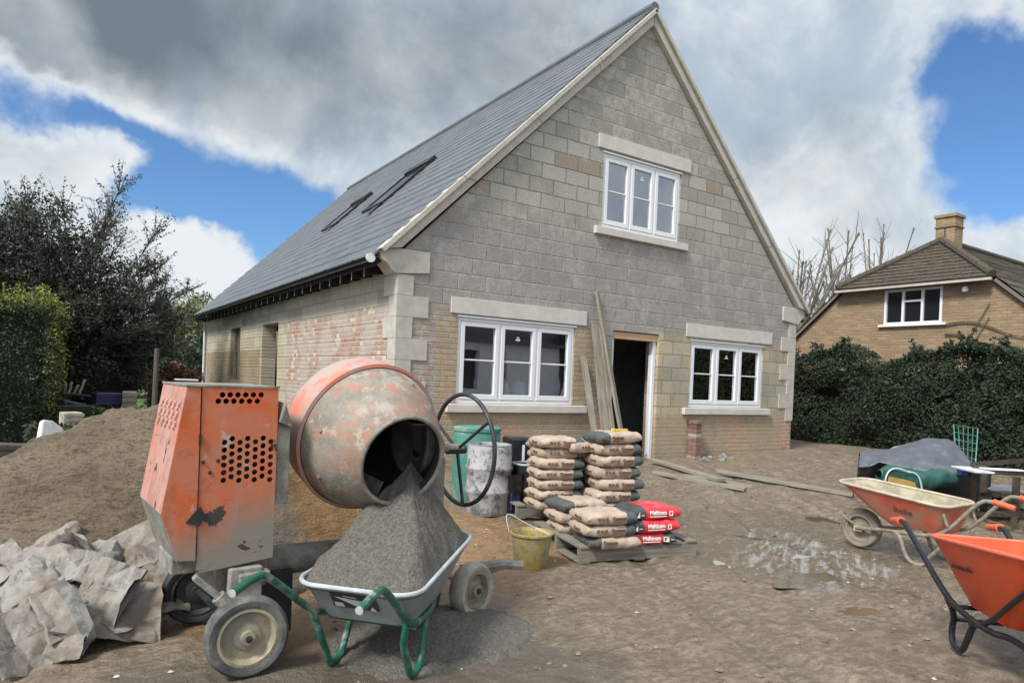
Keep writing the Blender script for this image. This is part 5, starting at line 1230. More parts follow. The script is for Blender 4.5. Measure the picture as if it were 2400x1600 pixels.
def bag(x, y, z, a, label, kind='kraft', end=1, L=.46, Wd=.36, Hh=.100, tilt=(0, 0), group='paper cement bags stacked on the pallets'):
    cnt[0] += 1; mat = kind+('_right' if end > 0 else '_left')
    t = thing('cement_bag', label, 'cement bag', (x, y, z), a, group); t.rotation_euler = (tilt[0], tilt[1], a)
    me = bagmesh(L, Wd, Hh, cnt[0] % 5, mat); o = bpy.data.objects.new('sack', me); col.objects.link(o); o.parent = t
    yf = -Wd/2-.004; k = end
    if kind == 'kraft':
        text('Cement', .040, M['ink'], t, FM(.055*k, yf, Hh*.60), .004, bold=.0008)
        b = printed_lines(t, .055*k, yf, Hh)
        text('Cement', .036, M['ink'], t, LMX(-L/2-.005, .0, Hh*.5), .004)
    else:
        text('Multicem', .046, M['white_print'], t, FM(.0 if k > 0 else .0, yf, Hh*.60), .004, bold=.0016); red_marks(t, yf, Hh, k)
    return t
_pm = {}
def cached(name, key, fn, mat, parent, loc):
    if key not in _pm:
        m = MB(); fn(m); me = bpy.data.meshes.new(name); me.from_pydata(m.v, [], m.f)
        for q in (mat if isinstance(mat, list) else [mat]): me.materials.append(q)
        me.polygons.foreach_set('material_index', m.mi); _pm[key] = me
    o = bpy.data.objects.new(name, _pm[key]); col.objects.link(o); o.parent = parent; o.location = loc; return o
def printed_lines(t, x, y, Hh):
    def f(m):
        m.box((-.055, -.004, -.022), (.062, .002, -.017)); m.box((-.055, -.004, -.031), (.03, .002, -.027))
        for i in range(3): m.box((-.20+.036*i, -.004, -.012), (-.176+.036*i, .002, .014)) if i != 1 else m.box((-.20+.036*i, -.004, -.008), (-.18+.036*i, .002, .012))
    return cached('printed_marks', 'kl', f, M['ink'], t, (x, y, Hh*.55))
def red_marks(t, y, Hh, k):
    def f(m):
        m.box((-.085, -.004, -.022), (.085, .002, -.016))
        for (a, c) in ((.115, .150),): ringbox(m, a, c, -.018, .022, .006, -.004, .002)
    cached('printed_marks', 'rl', f, M['white_print'], t, (0, y, Hh*.50))
    def g2(m):
        m.add([(-.018, -.003, -.025), (.014, -.003, -.025), (.010, -.003, .028)], [(0, 1, 2)]); m.box((.03, -.003, -.01), (.06, .002, -.004))
    cached('logo_triangle', 'rt', g2, M['white_print'], t, ((.155 if k > 0 else -.20), y, Hh*.52))
    m = MB()
ORD = ['bottom', 'second from the bottom', 'third from the bottom', 'fourth from the bottom', 'fifth from the bottom', 'sixth from the bottom', 'seventh from the bottom']
A0 = R(-13); ux = Vector((math.cos(A0), math.sin(A0), 0)); uy = Vector((-math.sin(A0), math.cos(A0), 0))
def stack(u, v, D, n, hb, z0, lab, kind='kraft', end=1, jit=.028, skip=0, L=.46, ends=None, da=0., off=(0, 0)):
    c = atd(u, v, D); c.z = 0; c = c+ux*(L/2+off[0])+uy*(.18+off[1])
    for i in range(n):
        if i < skip: pass
        e = ends[i] if ends else end; j = random.Random(u*7+i)
        nm = ORD[i] if i < n-1 else 'topmost'
        bag(c.x+j.uniform(-jit, jit), c.y+j.uniform(-jit, jit)*.6, z0+hb*i, A0+da+j.uniform(-.08, .08), lab.format(nm), kind, e, Hh=hb+.004, L=L)
    return c
PZ = gh(.6, -3.8)+.150; PZ2 = gh(.8, -2.4)+.150
cA = stack(1355, 1225, 5.50, 3, .100, PZ, 'kraft cement bag, {} in the front stack beside the red bags', ends=[-1, 1, 1])
cB = stack(1282, 1200, 5.98, 2, .100, PZ, 'kraft cement bag, {} of two under the turned bag', off=(.02, .0))
bag(cB.x+.02, cB.y+.02, PZ+.2, A0+R(8), 'dusty cement bag with dark end turned left, topping the low left stack', end=-1)
cC = stack(1452, 1225, 5.68, 3, .106, PZ, 'red plastic Multicem bag, {} of three on the front pallet', 'red', ends=[1, -1, -1], L=.48, off=(.0, .02))
cD = stack(1243, 1120, 6.45, 7, .100, PZ2, 'kraft cement bag, {} in the tall left rear stack', off=(.0, .0))
cE = stack(1376, 1120, 6.38, 6, .112, PZ2, 'kraft cement bag, {} in the tall right rear stack', off=(.0, .0))
bag(cE.x-.02, cE.y, PZ2+.672, A0+R(6), 'turned cement bag with dark left end, under the yellow tool', end=-1, Hh=.11, tilt=(0, R(-2)))
def stackat(c, n, hb, z0, lab, end=1):
    for i in range(n): bag(c.x+random.uniform(-.015, .015), c.y, z0+hb*i, A0+random.uniform(-.04, .04), lab.format(ORD[i] if i < n-1 else 'topmost'), 'kraft', end, Hh=hb+.004)
stackat(cD+ux*.13+uy*.38, 6, .106, PZ2, 'shaded cement bag, {} in the hidden column between tall stacks')
bag((cE-ux*.20+uy*.10).x, (cE-ux*.20+uy*.10).y+.12, PZ2+.56, A0+R(12), 'pale cement bag poking out leftward just below the turned top bag', Hh=.11)
stackat(cE+ux*.10+uy*.38, 6, .112, PZ2, 'dark ended bag, {} in the column behind the right rear stack')
t = thing('spirit_level', 'small yellow tool lying on the topmost turned cement bag', 'tool', (cE.x-.0, cE.y-.02, PZ2+.785), A0+.1); b = MB(); b.box((-.02, -.02, 0), (.14, .015, .022)); b.box((-.035, -.03, 0), (-.0205, .025, .028)); b.build('body', material('yellow_tool', lambda: dict(c=(.72, .48, .06), r=.4)), t, bevel=.004)
# ------------------------------------------------------------------ bucket, bins and drums
p = at(1218, 1300)
t = thing('bucket', 'mortar stained yellow plastic bucket with wire handle beside the front pallet', 'bucket', (p.x, p.y+.0, gh(p.x, p.y)))
b = MB(); b.lathe([(0, .004), (.125, .0), (.13, .01), (.162, .255), (.170, .262), (.172, .275), (.166, .282), (.158, .275), (.150, .25), (.122, .02), (0, .015)], 44); b.build('body', M['yellow_plastic'], t, smooth=True, recalc=False)
b = MB(); b.lathe([(.163, .255), (.176, .268), (.176, .282), (.165, .286), (.160, .278)], 44); b.build('rim', M['yellow_plastic'], t, smooth=True)
b = MB(); b.tube(smooth_path([(.10, -.11, .275), (-.02, .05, .34), (-.14, .13, .42), (-.165, .14, .40), (-.165, .08, .28)], 3), .0035, 6); b.build('handle', M['galv_rim'], t)
p = at(1168, 1196); Z = gh(p.x, p.y)
t = thing('black_bin', 'shiny black plastic bin with a torn rim and blue drips, left of the stacks', 'bin', (p.x, p.y, Z))
b = MB(); b.lathe([(0, .0), (.125, .0), (.135, .02), (.145, .36), (.150, .40), (.140, .40), (.135, .36), (.122, .03), (0, .02)], 36); b.v = [(x, y, z+(.03*fbm(x*9, y*9, 0, 2, 1) if z > .3 else 0)) for x, y, z in b.v]; b.build('body', M['black_plastic'], t, smooth=True, recalc=False)
b = MB()
for k in range(5): b.box((-.07+.022*k, -.147, .04+.02*k % .05), (-.062+.022*k, -.1445+.004*abs(k-3), .22-.03*(k % 3)))
b.build('paint_drips', M['drip_blue'], t)
p = atd(1212, 1180, 7.3); t = thing('black_tub', 'tall black tub with pale lid rim and grey label, tight against the left stack', 'tub', (p.x-.02, p.y, gh(p.x, p.y)))
b = MB(); b.lathe([(0, .0), (.15, .0), (.165, .50), (.15, .50), (.14, .02), (0, .02)], 36); b.build('body', M['black_plastic'], t, smooth=True, recalc=False)
b = MB(); b.lathe([(.15, .495), (.172, .50), (.172, .515), (.15, .52)], 36, close=True); b.build('rim', M['galv_rim'], t, smooth=True)
b = MB()
for i in range(5): a = R(-118+9*i); a2 = R(-118+9*(i+1)); b.add([(.162*math.cos(a), .162*math.sin(a), .18), (.162*math.cos(a2), .162*math.sin(a2), .18), (.1675*math.cos(a2), .1675*math.sin(a2), .42), (.1675*math.cos(a), .1675*math.sin(a), .42)], [(0, 1, 2, 3)])
b.build('paper_label', M['painted_drum'], t)
def drum(u, v, D, r, h, mat, label, name='drum', ribs=True, lid=True):
    p = atd(u, v, D); t = thing(name, label, 'drum', (p.x, p.y, gh(p.x, p.y)-.01)); prof = [(0, .0), (r*.94, .0), (r*.98, .03)]
    for zz in (.33, .66):
        prof += [(r, h*zz-.03), (r+.014, h*zz-.01), (r+.014, h*zz+.01), (r, h*zz+.03)] if ribs else []
    prof += [(r*.99, h-.06), (r*.95, h-.01), (r*.97, h), (r*.93, h+.002), (r*.90, h-.03)]
    if lid: prof.append((0, h-.03))
    else: prof += [(r*.93, h*.4), (0, h*.4)]
    b = MB(); b.lathe(prof, 44); b.build('body', mat, t, smooth=True, recalc=False); return t
t = drum(1090, 1150, 7.7, .27, .80, M['teal_drum'], 'tall teal plastic water drum behind the grey drum by the house wall', ribs=False)
t['label'] = 'tall teal plastic drum behind the paint splashed grey drum'
b = MB(); b.lathe([(.24, .77), (.275, .775), (.275, .81), (.25, .82), (0, .815)], 44); b.build('lid', M['teal_drum'], t, smooth=True)
b = MB(); b.box((-.05, -.276, .25), (.02, -.262, .48)); b.build('side_slot', M['soffit'], t)
drum(1120, 1165, 7.15, .235, .72, M['painted_drum'], 'grey and white paint splashed drum standing behind the hand wheel', lid=False)
p = atd(1190, 1110, 7.9); t = thing('black_crate', 'black plastic box with a white strip behind the bins', 'box', (p.x, p.y, gh(p.x, p.y)), -.2)
b = MB(); b.box((-.17, -.15, .0), (.17, .15, .68)); b.build('body', M['black_plastic'], t, bevel=.03); b = MB(); b.box((-.03, -.156, .38), (.0, -.1505, .60)); b.build('white_strip', M['white_plastic'], t)
# ------------------------------------------------------------------ empty cement bags thrown down at the left
def crumple(u, v, z, L, Wd, rot, label, seed, mat='crumpled_paper'):
    rs = random.Random(seed); p = at(u, v, z); m = MB(); nx, ny = 9, 6
    folds = [(rs.uniform(0, math.pi), rs.uniform(-.25, .25), rs.uniform(.45, 1.1)*rs.choice((-1, -1, 1))) for _ in range(2)]
    jit = {(i, j): (rs.uniform(-.3, .3)*(0 < i < nx), rs.uniform(-.3, .3)*(0 < j < ny), rs.gauss(0, .0065)) for i in range(nx+1) for j in range(ny+1)}
    def f(x, y): return sum(k*abs(x*math.cos(a)+y*math.sin(a)-c*Wd)*.6 for a, c, k in folds)
    th = [.035+.03*rs.random() for _ in range(3)]
    for side in (0, 1):
        for j in range(ny+1):
            for i in range(nx+1):
                dx, dy, dz = jit[(i, j)]; X_, Y_ = ((i+dx)/nx-.5)*L, ((j+dy)/ny-.5)*Wd
                e = min(1, min(i, nx-i)/1.5) if i > nx/2 or seed % 3 else 1; e2 = min(1, min(j, ny-j)/1.5)
                m.v.append((X_+rs.gauss(0, .006)*side, Y_+rs.gauss(0, .005)*side, f(X_, Y_)+dz+(side*(.004+(.012+.055*(i/nx)**3)*e2*rs.uniform(.6, 1.1)))))
    n1 = (nx+1)*(ny+1)
    for side in (0, 1):
        for j in range(ny):
            for i in range(nx):
                o = side*n1+j*(nx+1)+i; a, b, c, d = o, o+1, o+nx+2, o+nx+1
                t = [(a, b, c), (a, c, d)] if (i+j+seed) % 2 else [(a, b, d), (b, c, d)]
                m.f += t if side else [q[::-1] for q in t]
    for j in range(ny): a, b = j*(nx+1), (j+1)*(nx+1); m.f.append((a, b, b+n1, a+n1)); 
    for i in range(nx): a, b = i, i+1; m.f.append((b, a, a+n1, b+n1)); a, b = ny*(nx+1)+i, ny*(nx+1)+i+1; m.f.append((a, b, b+n1, a+n1))
    zc = sum(q[2] for q in m.v)/len(m.v); m.v = [(a, b, c-zc) for a, b, c in m.v]; m.mi = [0]*len(m.f)
    L_ = L; o = m.build('empty_cement_bag', M[mat], smooth=True, recalc=False, angle=28)
    ca = o.data.attributes.new('crease_edge', 'FLOAT', 'EDGE')
    for e_ in ca.data: e_.value = rs.choice((0, 0, .5, .8, 1.))
    sb = o.modifiers.new('sub', 'SUBSURF'); sb.levels = sb.render_levels = 3
    tx = bpy.data.textures.get('creases')
    if not tx: tx = bpy.data.textures.new('creases', 'VORONOI'); tx.noise_scale = .09; tx.distance_metric = 'MANHATTAN'; tx.noise_intensity = 1.
    dm = o.modifiers.new('creases', 'DISPLACE'); dm.texture = tx; dm.strength = .006; dm.mid_level = .4; dm.texture_coords = 'LOCAL'
    o.rotation_euler = rot; o.location = p
    RM = o.rotation_euler.to_matrix(); lo = min((RM @ v_.co).z for v_ in o.data.vertices)
    if p.z+lo < -.03: o.location.z = -.03-lo
    return tag(o, label, 'empty bag', 'crumpled empty cement bags in the left pile')
CR = [(75, 1458, 0.129, .42, .36, (R(48), R(-14), R(22)), 'empty paper bag standing open like a tent at the near left corner of the pile'),
      (250, 1440, 0.073, .50, .28, (R(22), 0, R(-6)), 'smooth flat empty bag lying lowest at the near right of the pile'),
      (175, 1408, 0.146, .44, .30, (R(30), R(22), R(48)), 'twisted empty bag between the tent shaped bag and the lowest right one'),
      (50, 1348, 0.243, .38, .30, (R(22), R(-16), R(12)), 'pale torn bag draped over the left side of the pile'),
      (125, 1308, 0.308, .40, .30, (R(36), R(8), R(-24)), 'whitish empty bag with dark spots, upper left of the pile'),
      (320, 1313, 0.268, .46, .28, (R(34), R(-4), R(-10)), 'printed empty bag lying across the right end of the pile'),
      (240, 1358, 0.259, .30, .34, (R(50), R(14), R(-34)), 'blue grey square flap of bag in the middle of the pile'),
      (330, 1380, 0.162, .46, .24, (R(38), 0, R(12)), 'rolled dark brown bag tucked under the printed bag at the right'),
      (255, 1258, 0.372, .50, .26, (R(30), R(12), R(24)), 'long arched bag along the top right of the pile'),
      (175, 1236, 0.372, .26, .26, (R(66), R(14), R(-10)), 'brown bag corner sticking up at the back of the pile'),
      (95, 1266, 0.340, .42, .28, (R(32), R(-14), R(35)), 'folded grey bag at the back left of the pile'),
      (190, 1343, 0.146, .60, .50, (R(10), R(6), R(15)), 'spread out bag buried in the middle under the others'),
      (30, 1418, 0.081, .50, .36, (R(20), R(10), R(70)), 'dark stained bag at the left frame edge under the torn bag'),
      (15, 1308, 0.275, .34, .26, (R(40), R(20), R(-60)), 'grey bag folded double at the left frame edge above the torn bag'),
      (375, 1328, 0.243, .26, .22, (R(55), R(-10), R(20)), 'small bag end with dark printing pointing at the mixer cabinet'),
      (210, 1298, 0.340, .34, .24, (R(18), R(-24), R(60)), 'pale bag folded back on itself in the upper middle of the pile'),
      (110, 1383, 0.210, .34, .24, (R(44), R(6), R(-48)), 'creased pale bag wedged above the tent shaped bag'),
      (300, 1408, 0.114, .36, .24, (R(14), R(-10), R(36)), 'bag with grey dust between the rolled bag and the lowest one'),
      (130, 1478, 0.048, .34, .24, (R(24), R(-6), R(-30)), 'small torn scrap of bag lying in front between the tent and the lowest bag')]
for i, (u, v, z, L, Wd, rot, lab) in enumerate(CR):
    o = crumple(u, v, z, L, Wd, rot, lab, 31+i*7)
    if i in (1, 3, 5, 8):
        pass
# something dark fills the pile
# ------------------------------------------------------------------ tarpaulin table, bench frame and clutter on the right
def quadmesh(name, fn, nu, nv, mat, parent=None, smooth=True, solid=.006, **k):
    m = MB(); m.v = [tuple(fn(i/nu, j/nv)) for j in range(nv+1) for i in range(nu+1)]; m.f = [(j*(nu+1)+i, j*(nu+1)+i+1, (j+1)*(nu+1)+i+1, (j+1)*(nu+1)+i) for j in range(nv) for i in range(nu)]; m.mi = [0]*len(m.f)
    o = m.build(name, mat, parent, smooth=smooth, recalc=False, angle=50)
    if solid: s = o.modifiers.new('solid', 'SOLIDIFY'); s.thickness = solid; s.offset = 0
    return o
DT = 8.9
TP = {}
def P3(u, v, D): return atd(u, v, D)
a_, b2_ = P3(1975, 1035, DT+.5), P3(2232, 1090, DT-.4)
topu = [(1975, 1036, 9.4), (2010, 1033, 9.4), (2050, 1031, 9.45), (2085, 1018, 9.45), (2120, 1008, 9.4), (2160, 1006, 9.3), (2190, 1014, 9.2), (2215, 1040, 9.0), (2235, 1068, 8.8)]
botu = [(1972, 1072, 9.0), (1992, 1072, 8.95), (2020, 1062, 8.9), (2060, 1072, 8.8), (2100, 1080, 8.7), (2140, 1084, 8.6), (2180, 1088, 8.6), (2212, 1090, 8.6), (2228, 1082, 8.65)]
def tarp(u, w):
    k = u*(len(topu)-1); i = min(int(k), len(topu)-2); f = k-i; f = f*f*(3-2*f)*.5+f*.5
    t = P3(*topu[i]).lerp(P3(*topu[i+1]), f); b = P3(*botu[i]).lerp(P3(*botu[i+1]), f)
    if w < .35:      # rear half falls away behind
        s = 1-w/.35; return t+Vector((.42*s, .26*s, -.45*s*s+.03*fbm(u*6, s*3, 1, 3, 1)))
    s = (w-.35)/.65; p = t.lerp(b, s); p.z += .10*math.sin(s*math.pi)*.5*(1 if s < 1 else 1); p += Vector((.02, .03, 0))*fbm(u*5+s*2, s*2.5-u*4, 2, 3, 1.6); p.z += .018*fbm(u*4, s*6+u*3, 5, 3, 1.2)
    return p
tag(quadmesh('tarpaulin', tarp, 60, 28, M['tarp_grey']), 'grey tarpaulin draped over a humped load by the dark hedge', 'tarpaulin')
p = P3(2120, 1060, 9.5)
t = thing('work_table', 'low dark table and boxes under the grey tarpaulin', 'table', (p.x, p.y, gh(p.x, p.y)), R(-30))
b = MB(); b.box((-.40, -.20, .36), (.55, .40, .41)); b.build('table_top', M['dark_timber'], t)
for x_, y_ in ((-.37, -.17), (.52, -.17), (-.37, .37), (.52, .37)): b = MB(); b.box((x_-.03, y_-.03, 0), (x_+.03, y_+.03, .36)); b.build('leg', M['dark_timber'], t)
t = thing('black_crate', 'dark box standing below the tarpaulin behind the muddy wheelbarrow', 'box', tuple(P3(2170, 1150, 9.2).xy)+(.1,), R(-30)); b = MB(); b.box((-.5, -.25, 0), (.45, .3, .40)); b.box((-.52, -.27, .40), (.47, .32, .43)); b.build('body', M['black_plastic'], t, bevel=.015)
c = P3(2105, 1098, 8.6)
def bagsurf(u, w):
    a = w*2*math.pi; x = (u-.5)*1.0; taper = math.sin(max(.02, min(.98, u*.94+.03))*math.pi)**.28
    r1 = .13*taper*(1+.15*fbm(u*5, math.cos(a), math.sin(a), 3, 1.6)); q = Vector((x, math.cos(a)*r1*1.1, math.sin(a)*r1+.03*math.sin(u*9)))
    q.rotate(Matrix.Rotation(R(-30), 3, 'Z')); q.rotate(Matrix.Rotation(R(3), 3, 'Y')); return c+q
o = quadmesh('green_bag', bagsurf, 50, 24, M['green_canvas'], solid=0); tag(o, 'rumpled dark green canvas bag lying under the tarpaulin edge', 'canvas bag')
t = thing('garden_bag', 'green and yellow folded bag with white rope rim beside the canvas bag', 'bag', tuple(P3(2075, 1100, 8.45)), R(-30))
b = MB(); b.prism([[(-.25, -.16), (-.22, .10), (-.12, .135), (.05, .08), (.20, .05), (.24, -.16)]], .12, Matrix.Translation((0, -.0, 0)) @ XZ); b.build('body', M['green_canvas'], t, bevel=.03)
b = MB(); b.prism([[(-.215, -.15), (-.195, .03), (.0, .0), (.14, -.03), (.19, -.15)]], .01, Matrix.Translation((0, -.012, 0)) @ XZ); b.build('yellow_panel', M['yellow_panel'], t)
b = MB(); b.tube(smooth_path([(-.26, -.02, -.16), (-.235, -.02, .08), (-.12, -.02, .15), (.06, -.02, .09)], 3), .010, 6); b.tube(smooth_path([(.04, -.02, .10), (.16, -.02, .08), (.22, -.02, -.04), (.235, -.02, -.16)], 3), .010, 6); b.build('rope', M['rope_white'], t)
t = thing('rubble_bag', 'lumpy pale stone lump showing behind the tarpaulin', 'stone', tuple(P3(2068, 1030, 10.0))); b = MB(); b.M = Matrix.Translation((0, 0, -.06))
b.lathe([(0, -.1), (.16, -.08), (.17, .02), (.10, .09), (0, .11)], 9); b.v = [(x+.05*fbm(x*8, y*8, z*8), y, z+.03*fbm(x*9, z*9, y*9)) for x, y, z in b.v]; b.build('lump', M['stone_bits'], t)
# green wire rack
t = thing('wire_rack', 'green wire plant rack leaning in front of the dark hedge', 'rack', (0, 0, 0)); q = [P3(2190, 975, 12.2), P3(2246, 984, 12.2), P3(2240, 1072, 12.0), P3(2196, 1060, 12.0)]
b = MB(); b.tube(q, .012, 6, closed=True)
for k in range(1, 5): b.tube([q[0].lerp(q[3], k/5), q[1].lerp(q[2], k/5)], .006, 5); b.tube([q[0].lerp(q[1], k/5), q[3].lerp(q[2], k/5)], .006, 5)
b.build('frame', M['teal_drum'], t)
# timber and steel bench frame
t = thing('bench_frame', 'dark steel and timber bench frame at the right edge with clutter on its shelves', 'bench', (0, 0, 0))
zt_ = None
F0, F1 = P3(2246, 1172, 8.1), P3(2360, 1166, 7.2)
def post(u, v0, v1, D, w=.06): 
    a = P3(u, v0, D); b_ = P3(u, v1, D); m = MB(); m.beam((a.x, a.y, a.z), (a.x+.01, a.y, max(.02, b_.z)), w, w, up=(1, 0, 0)); return m
post(2241, 1072, 1215, 8.2).build('post', M['rust_steel'], t); post(2262, 1078, 1215, 8.6).build('post', M['rust_steel'], t); post(2335, 1095, 1200, 7.7, .06).build('post', M['rust_steel'], t); post(2395, 1060, 1215, 7.3).build('post', M['rust_steel'], t)
for (u0, v0, D0_, u1, v1, D1_, nm) in ((2232, 1066, 8.2, 2400, 1054, 6.9, 'top_rail'), (2240, 1082, 8.15, 2400, 1090, 7.0, 'rail'), (2255, 1135, 8.2, 2400, 1140, 7.1, 'rail'), (2240, 1180, 8.2, 2400, 1183, 7.1, 'rail')):
    b = MB(); b.beam(P3(u0, v0, D0_), P3(u1, v1, D1_), .035, .05); b.build(nm, M['rust_steel'], t)
def slab(u, v, D, sx, sy, sz, a, mat, name, label, cat, bev=.01):
    p = P3(u, v, D); t = thing(name, label, cat, (p.x, p.y, p.z), a); b = MB(); b.box((-sx/2, -sy/2, -sz/2), (sx/2, sy/2, sz/2)); b.build('body', M[mat], t, bevel=bev)
    b = MB(); b.box((-sx/2-.008, -sy/2-.008, sz/2-.012), (sx/2+.008, sy/2+.008, sz/2+.004)); b.build('edge', M[mat], t); return t
slab(2290, 1082, 8.0, .75, .5, .022, R(-40), 'white_plastic', 'white_board', 'white board lying on top of the bench frame', 'board', .004)
slab(2222, 1085, 8.35, .14, .18, .06, R(-30), 'blue_plastic', 'blue_box', 'small blue box under the tarpaulin corner by the bench frame', 'box')
slab(2300, 1160, 8.3, .55, .35, .10, R(-35), 'rust_steel', 'shelf_box', 'brown box on the lowest shelf of the bench frame', 'box')
slab(2350, 1150, 8.2, .3, .3, .14, R(-20), 'stone_bits', 'stone_block', 'pale pinkish block on the bench shelf at the frame edge', 'block')
for i, (u, v, mt, lab) in enumerate(((2310, 1125, 'galvanised', 'silver grey sack slumped on the upper bench shelf'), (2318, 1142, 'blue_plastic', 'blue and white bundle below the silver sack on the bench'))):
    pp = P3(u, v, 8.4); t = thing('bundle', lab, 'bundle', tuple(pp), R(-35)); b = MB(); b.M = Matrix.Scale(2.6, 4, (1, 0, 0)); b.lathe([(0, -.05), (.07, -.045), (.09, 0), (.06, .045), (0, .06)], 14); b.v = [(x+.03*fbm(x*5, y*5, z*5), y, z+.025*fbm(x*7, y*9, i)) for x, y, z in b.v]; b.build('cover', M[mt], t, smooth=True)
for i in range(6):
    pp = P3(2275+random.random()*70, 1172+random.random()*14, 8.0+random.random()*.5); q = pp+Vector((random.uniform(.3, .6), random.uniform(-.4, .1), random.uniform(-.03, .05)))
    plank(tuple(pp), tuple(q), .05, .03, ['dark offcut, lowest', 'dark offcut, second', 'pale offcut', 'short dark offcut', 'long thin offcut', 'broad offcut'][i]+' in the litter under the bench frame', 'grey_timber' if i % 2 else 'dark_timber', 'offcuts under the bench frame', name='offcut')
# ------------------------------------------------------------------ garden clutter on the left
def gp(u, v, D): p = atd(u, v, D); return p
p = gp(118, 985, 7.9)
t = thing('white_sack', 'white plastic sack half behind the sand heap at the hedge corner', 'sack', (p.x, p.y, gh(p.x, p.y)+.10), R(20)); b = MB(); b.v = [(-.13, 0, .30), (.11, 0, .36), (.14, .02, .52), (.02, .0, .62), (-.09, 0, .64), (-.13, .12, .30), (.11, .12, .36), (.14, .10, .50), (.02, .08, .60), (-.09, .11, .61)]; b.f = [(0, 1, 2, 3, 4), (9, 8, 7, 6, 5)]+[(k, (k+1) % 5, (k+1) % 5+5, k+5) for k in range(5)]; b.mi = [0]*7; b.build('body', M['white_plastic'], t, bevel=.02); b = MB(); b.box((-.11, .0, -.1), (.11, .12, .299)); b.build('base', M['green_canvas'], t)
cl = [('shed_sheet', 'grey corrugated sheet laid over the garden stack', 'sheet', 165, 905, 12.8, (1.0, .7, .05), 'dark_metal', .3, (0, .12)), ('shed_sheet', 'blue grey sheet slumped below the corrugated one', 'sheet', 170, 925, 12.2, (1.0, .5, .04), 'tarp_grey', .1, (0, .25)),
      ('navy_tarpaulin', 'navy blue tarpaulin bundle in the garden clutter', 'tarpaulin', 245, 915, 12.6, (.42, .4, .22), 'navy_tarp', .2, (0, 0)), ('grey_crate', 'grey slatted crate at the right end of the garden clutter', 'crate', 297, 917, 12.6, (.22, .3, .30), 'pallet_timber', 0, (0, 0)),
      ('pale_crate', 'small pale wooden crate in the ground cover by the hedge', 'crate', 163, 962, 10.6, (.26, .25, .22), 'stone_bits', .3, (0, 0)), ('dark_crate', 'low dark box under the blue grey sheet', 'box', 140, 945, 11.8, (.8, .5, .25), 'black_plastic', .1, (0, 0)),
      ('log', 'dark log lying at the foot of the hedge by the sand', 'log', 45, 1040, 8.2, (.5, .25, .22), 'bark', .3, (0, .1)), ('edging_slab', 'pale stone slab on edge at the far left below the hedge', 'slab', 20, 1062, 7.4, (.4, .25, .06), 'stone_bits', .1, (0, .1)),
      ('garden_table', 'white topped garden table glimpsed above the mixer cover', 'table', 428, 872, 14.5, (.42, .4, .03), 'white_plastic', 0, (0, 0))]
for nm, lab, cat, u, v, D, (sx, sy, sz), mt, a, tl in cl:
    p = gp(u, v, D); t = thing(nm, lab, cat, (p.x, p.y, p.z), a); t.rotation_euler = (tl[0], tl[1], a)
    b = MB(); b.box((-sx/2, -sy/2, -sz/2), (sx/2, sy/2, sz/2)); b.build('body', M[mt], t, bevel=min(.02, sz*.3))
    if sz > .15:
        b = MB()
        for k in range(3): b.box((-sx/2-.012, -sy/2-.014, -sz/2+k*sz/3+.01), (sx/2+.012, -sy/2-.002, -sz/2+(k+.75)*sz/3))
        b.build('slats', M[mt], t)
    if nm == 'garden_table':
        for s in (-1, 1): b = MB(); b.box((s*sx*.4-.02, -.02, -p.z+.1), (s*sx*.4+.02, .02, -.02)); b.build('leg', M['dark_metal'], t)
for k, (u, v) in enumerate(((148, 880), (158, 885), (170, 884), (182, 880))):
    a = gp(u, 905, 12.9); b_ = gp(u+4+3*k, v-8*(k % 2), 12.9); plank(tuple(a), tuple(b_), .035, .03, ['leftmost', 'second', 'third', 'rightmost'][k]+' of four stakes poking up from the garden stack', 'stone_bits', 'stakes in the garden stack', name='stake')
p = gp(355, 880, 11.5); t = thing('garden_post', 'weathered wooden post standing in the garden left of the mixer', 'post', (p.x, p.y, 0)); b = MB(); b.tube([(0, 0, 0), (.01, 0, 1.0), (.02, 0, 1.75)], [.045, .042, .04], 8); b.build('shaft', M['bark'], t); b = MB(); b.tube([(.02, 0, 1.7501), (.02, 0, 1.78)], [.04, .03], 8); b.build('top', M['bark'], t)
P = []
for _ in range(16000):
    u = random.uniform(90, 470); D = random.uniform(9.5, 15); q = atd(u, 900, D); h_ = (.25+.5*abs(fbm(q.x, q.y, 1, 3, .9)))*(1 if D > 10.5 else .6)
    if q.x > -.35 and q.y > -.5: continue
    if q.x < -3.6 and q.y < 9.2: continue
    P.append((q.x, q.y, random.random()*h_+.15))
tag(leaves('ground_cover', P, .055, [M['plant_leaf']], aspect=.35), 'mixed low garden plants and weeds behind the sand heap', 'plants', kind='stuff')
P = []
for _ in range(5000):
    u = random.uniform(60, 300); D = random.uniform(9.0, 12.5); q = atd(u, 900, D)
    if q.x < -3.62 and q.y > 4.7: continue
    P.append((q.x, q.y, random.random()*.4+.15))
tag(leaves('weeds', P, .06, [M['ivy_leaf']], aspect=.4), 'dark weeds round the garden clutter', 'plants', kind='stuff')
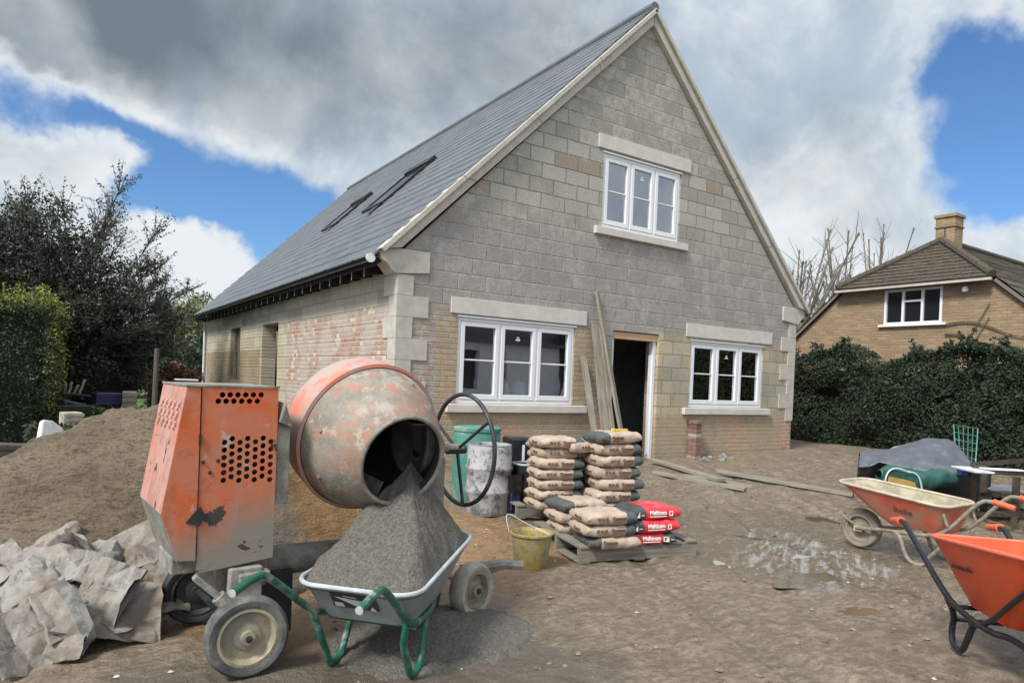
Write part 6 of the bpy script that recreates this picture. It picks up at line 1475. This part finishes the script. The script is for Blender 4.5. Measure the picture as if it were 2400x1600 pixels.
# sacks inside the left window
for k, (x_, r_) in enumerate(((aty(1152, 880, .2).x, .17), (aty(1197, 885, .2).x, .165))):
    t = thing('plastic_sack', ['round white sack standing behind the middle pane of the left window', 'rounded white sack to the right, behind the middle pane of the left window'][k], 'sack', (x_, .26, 1.13)); b = MB(); b.M = Matrix.Scale(.72, 4, (0, 1, 0)); b.lathe([(0, .002), (.12, .002), (r_, .10), (r_*1.0, .2), (r_*.8, .31), (r_*.45, .38-.03*k), (0, .40-.04*k)], 24); b.v = [(x+.02*fbm(x*9, z*9, k), y, z+.012*fbm(x*8, y*8, z)) for x, y, z in b.v]; b.build('body', M['white_plastic'], t, smooth=True, angle=180)
b_ = MB(); b_.box((.93, .095, 1.10), (2.985, .36, 1.128)); b_.build('window_board', M['pine'], H)
# ------------------------------------------------------------------ what the windows reflect, across the yard
t = thing('rendered_house', 'pale rendered house across the yard, seen only as a reflection in the left window', 'house', (13.8, -23, 0), R(-6))
b = MB(); b.prism([[(-5, 0), (7, 0), (7, 3.4), (-5, 3.4)], rect(-3.2, -2.2, .9, 2.6)[::-1], rect(-.4, 1.0, .9, 3.0)[::-1], rect(2.6, 3.0, .6, 3.0)[::-1]], .3, XZ); b.box((-5, .3, 0), (-4.7, -6, 2.7)); b.build('wall', M['white_frame'], t)
b = MB(); b.box((-5.4, -3, 3.4), (7.4, .6, 3.6)); b.prism([[(-5.4, 3.6), (7.4, 3.6), (6, 6.3), (-4, 6.3)]], .6, Matrix.Translation((0, -.6, 0)) @ XZ); b.build('roof', M['slate_tile'], t)
b = MB(); b.box((-3.3, -.2, .8), (-2.1, -.01, 2.7)); b.box((-.5, -.2, .8), (1.1, -.01, 3.1)); b.box((2.5, -.2, .5), (3.1, -.01, 3.1)); b.build('window', M['black_plastic'], t)
t = thing('yard_hedge', 'tall dark hedge across the yard, seen only as reflections', 'hedge', (0, -24, 0)); b = MB(); b.box((21, -1, 0), (60, 1, 5.2)); b.box((-12, -1, 0), (7, 1, 4.0)); b.build('foliage', M['hedge_leaf'], t)
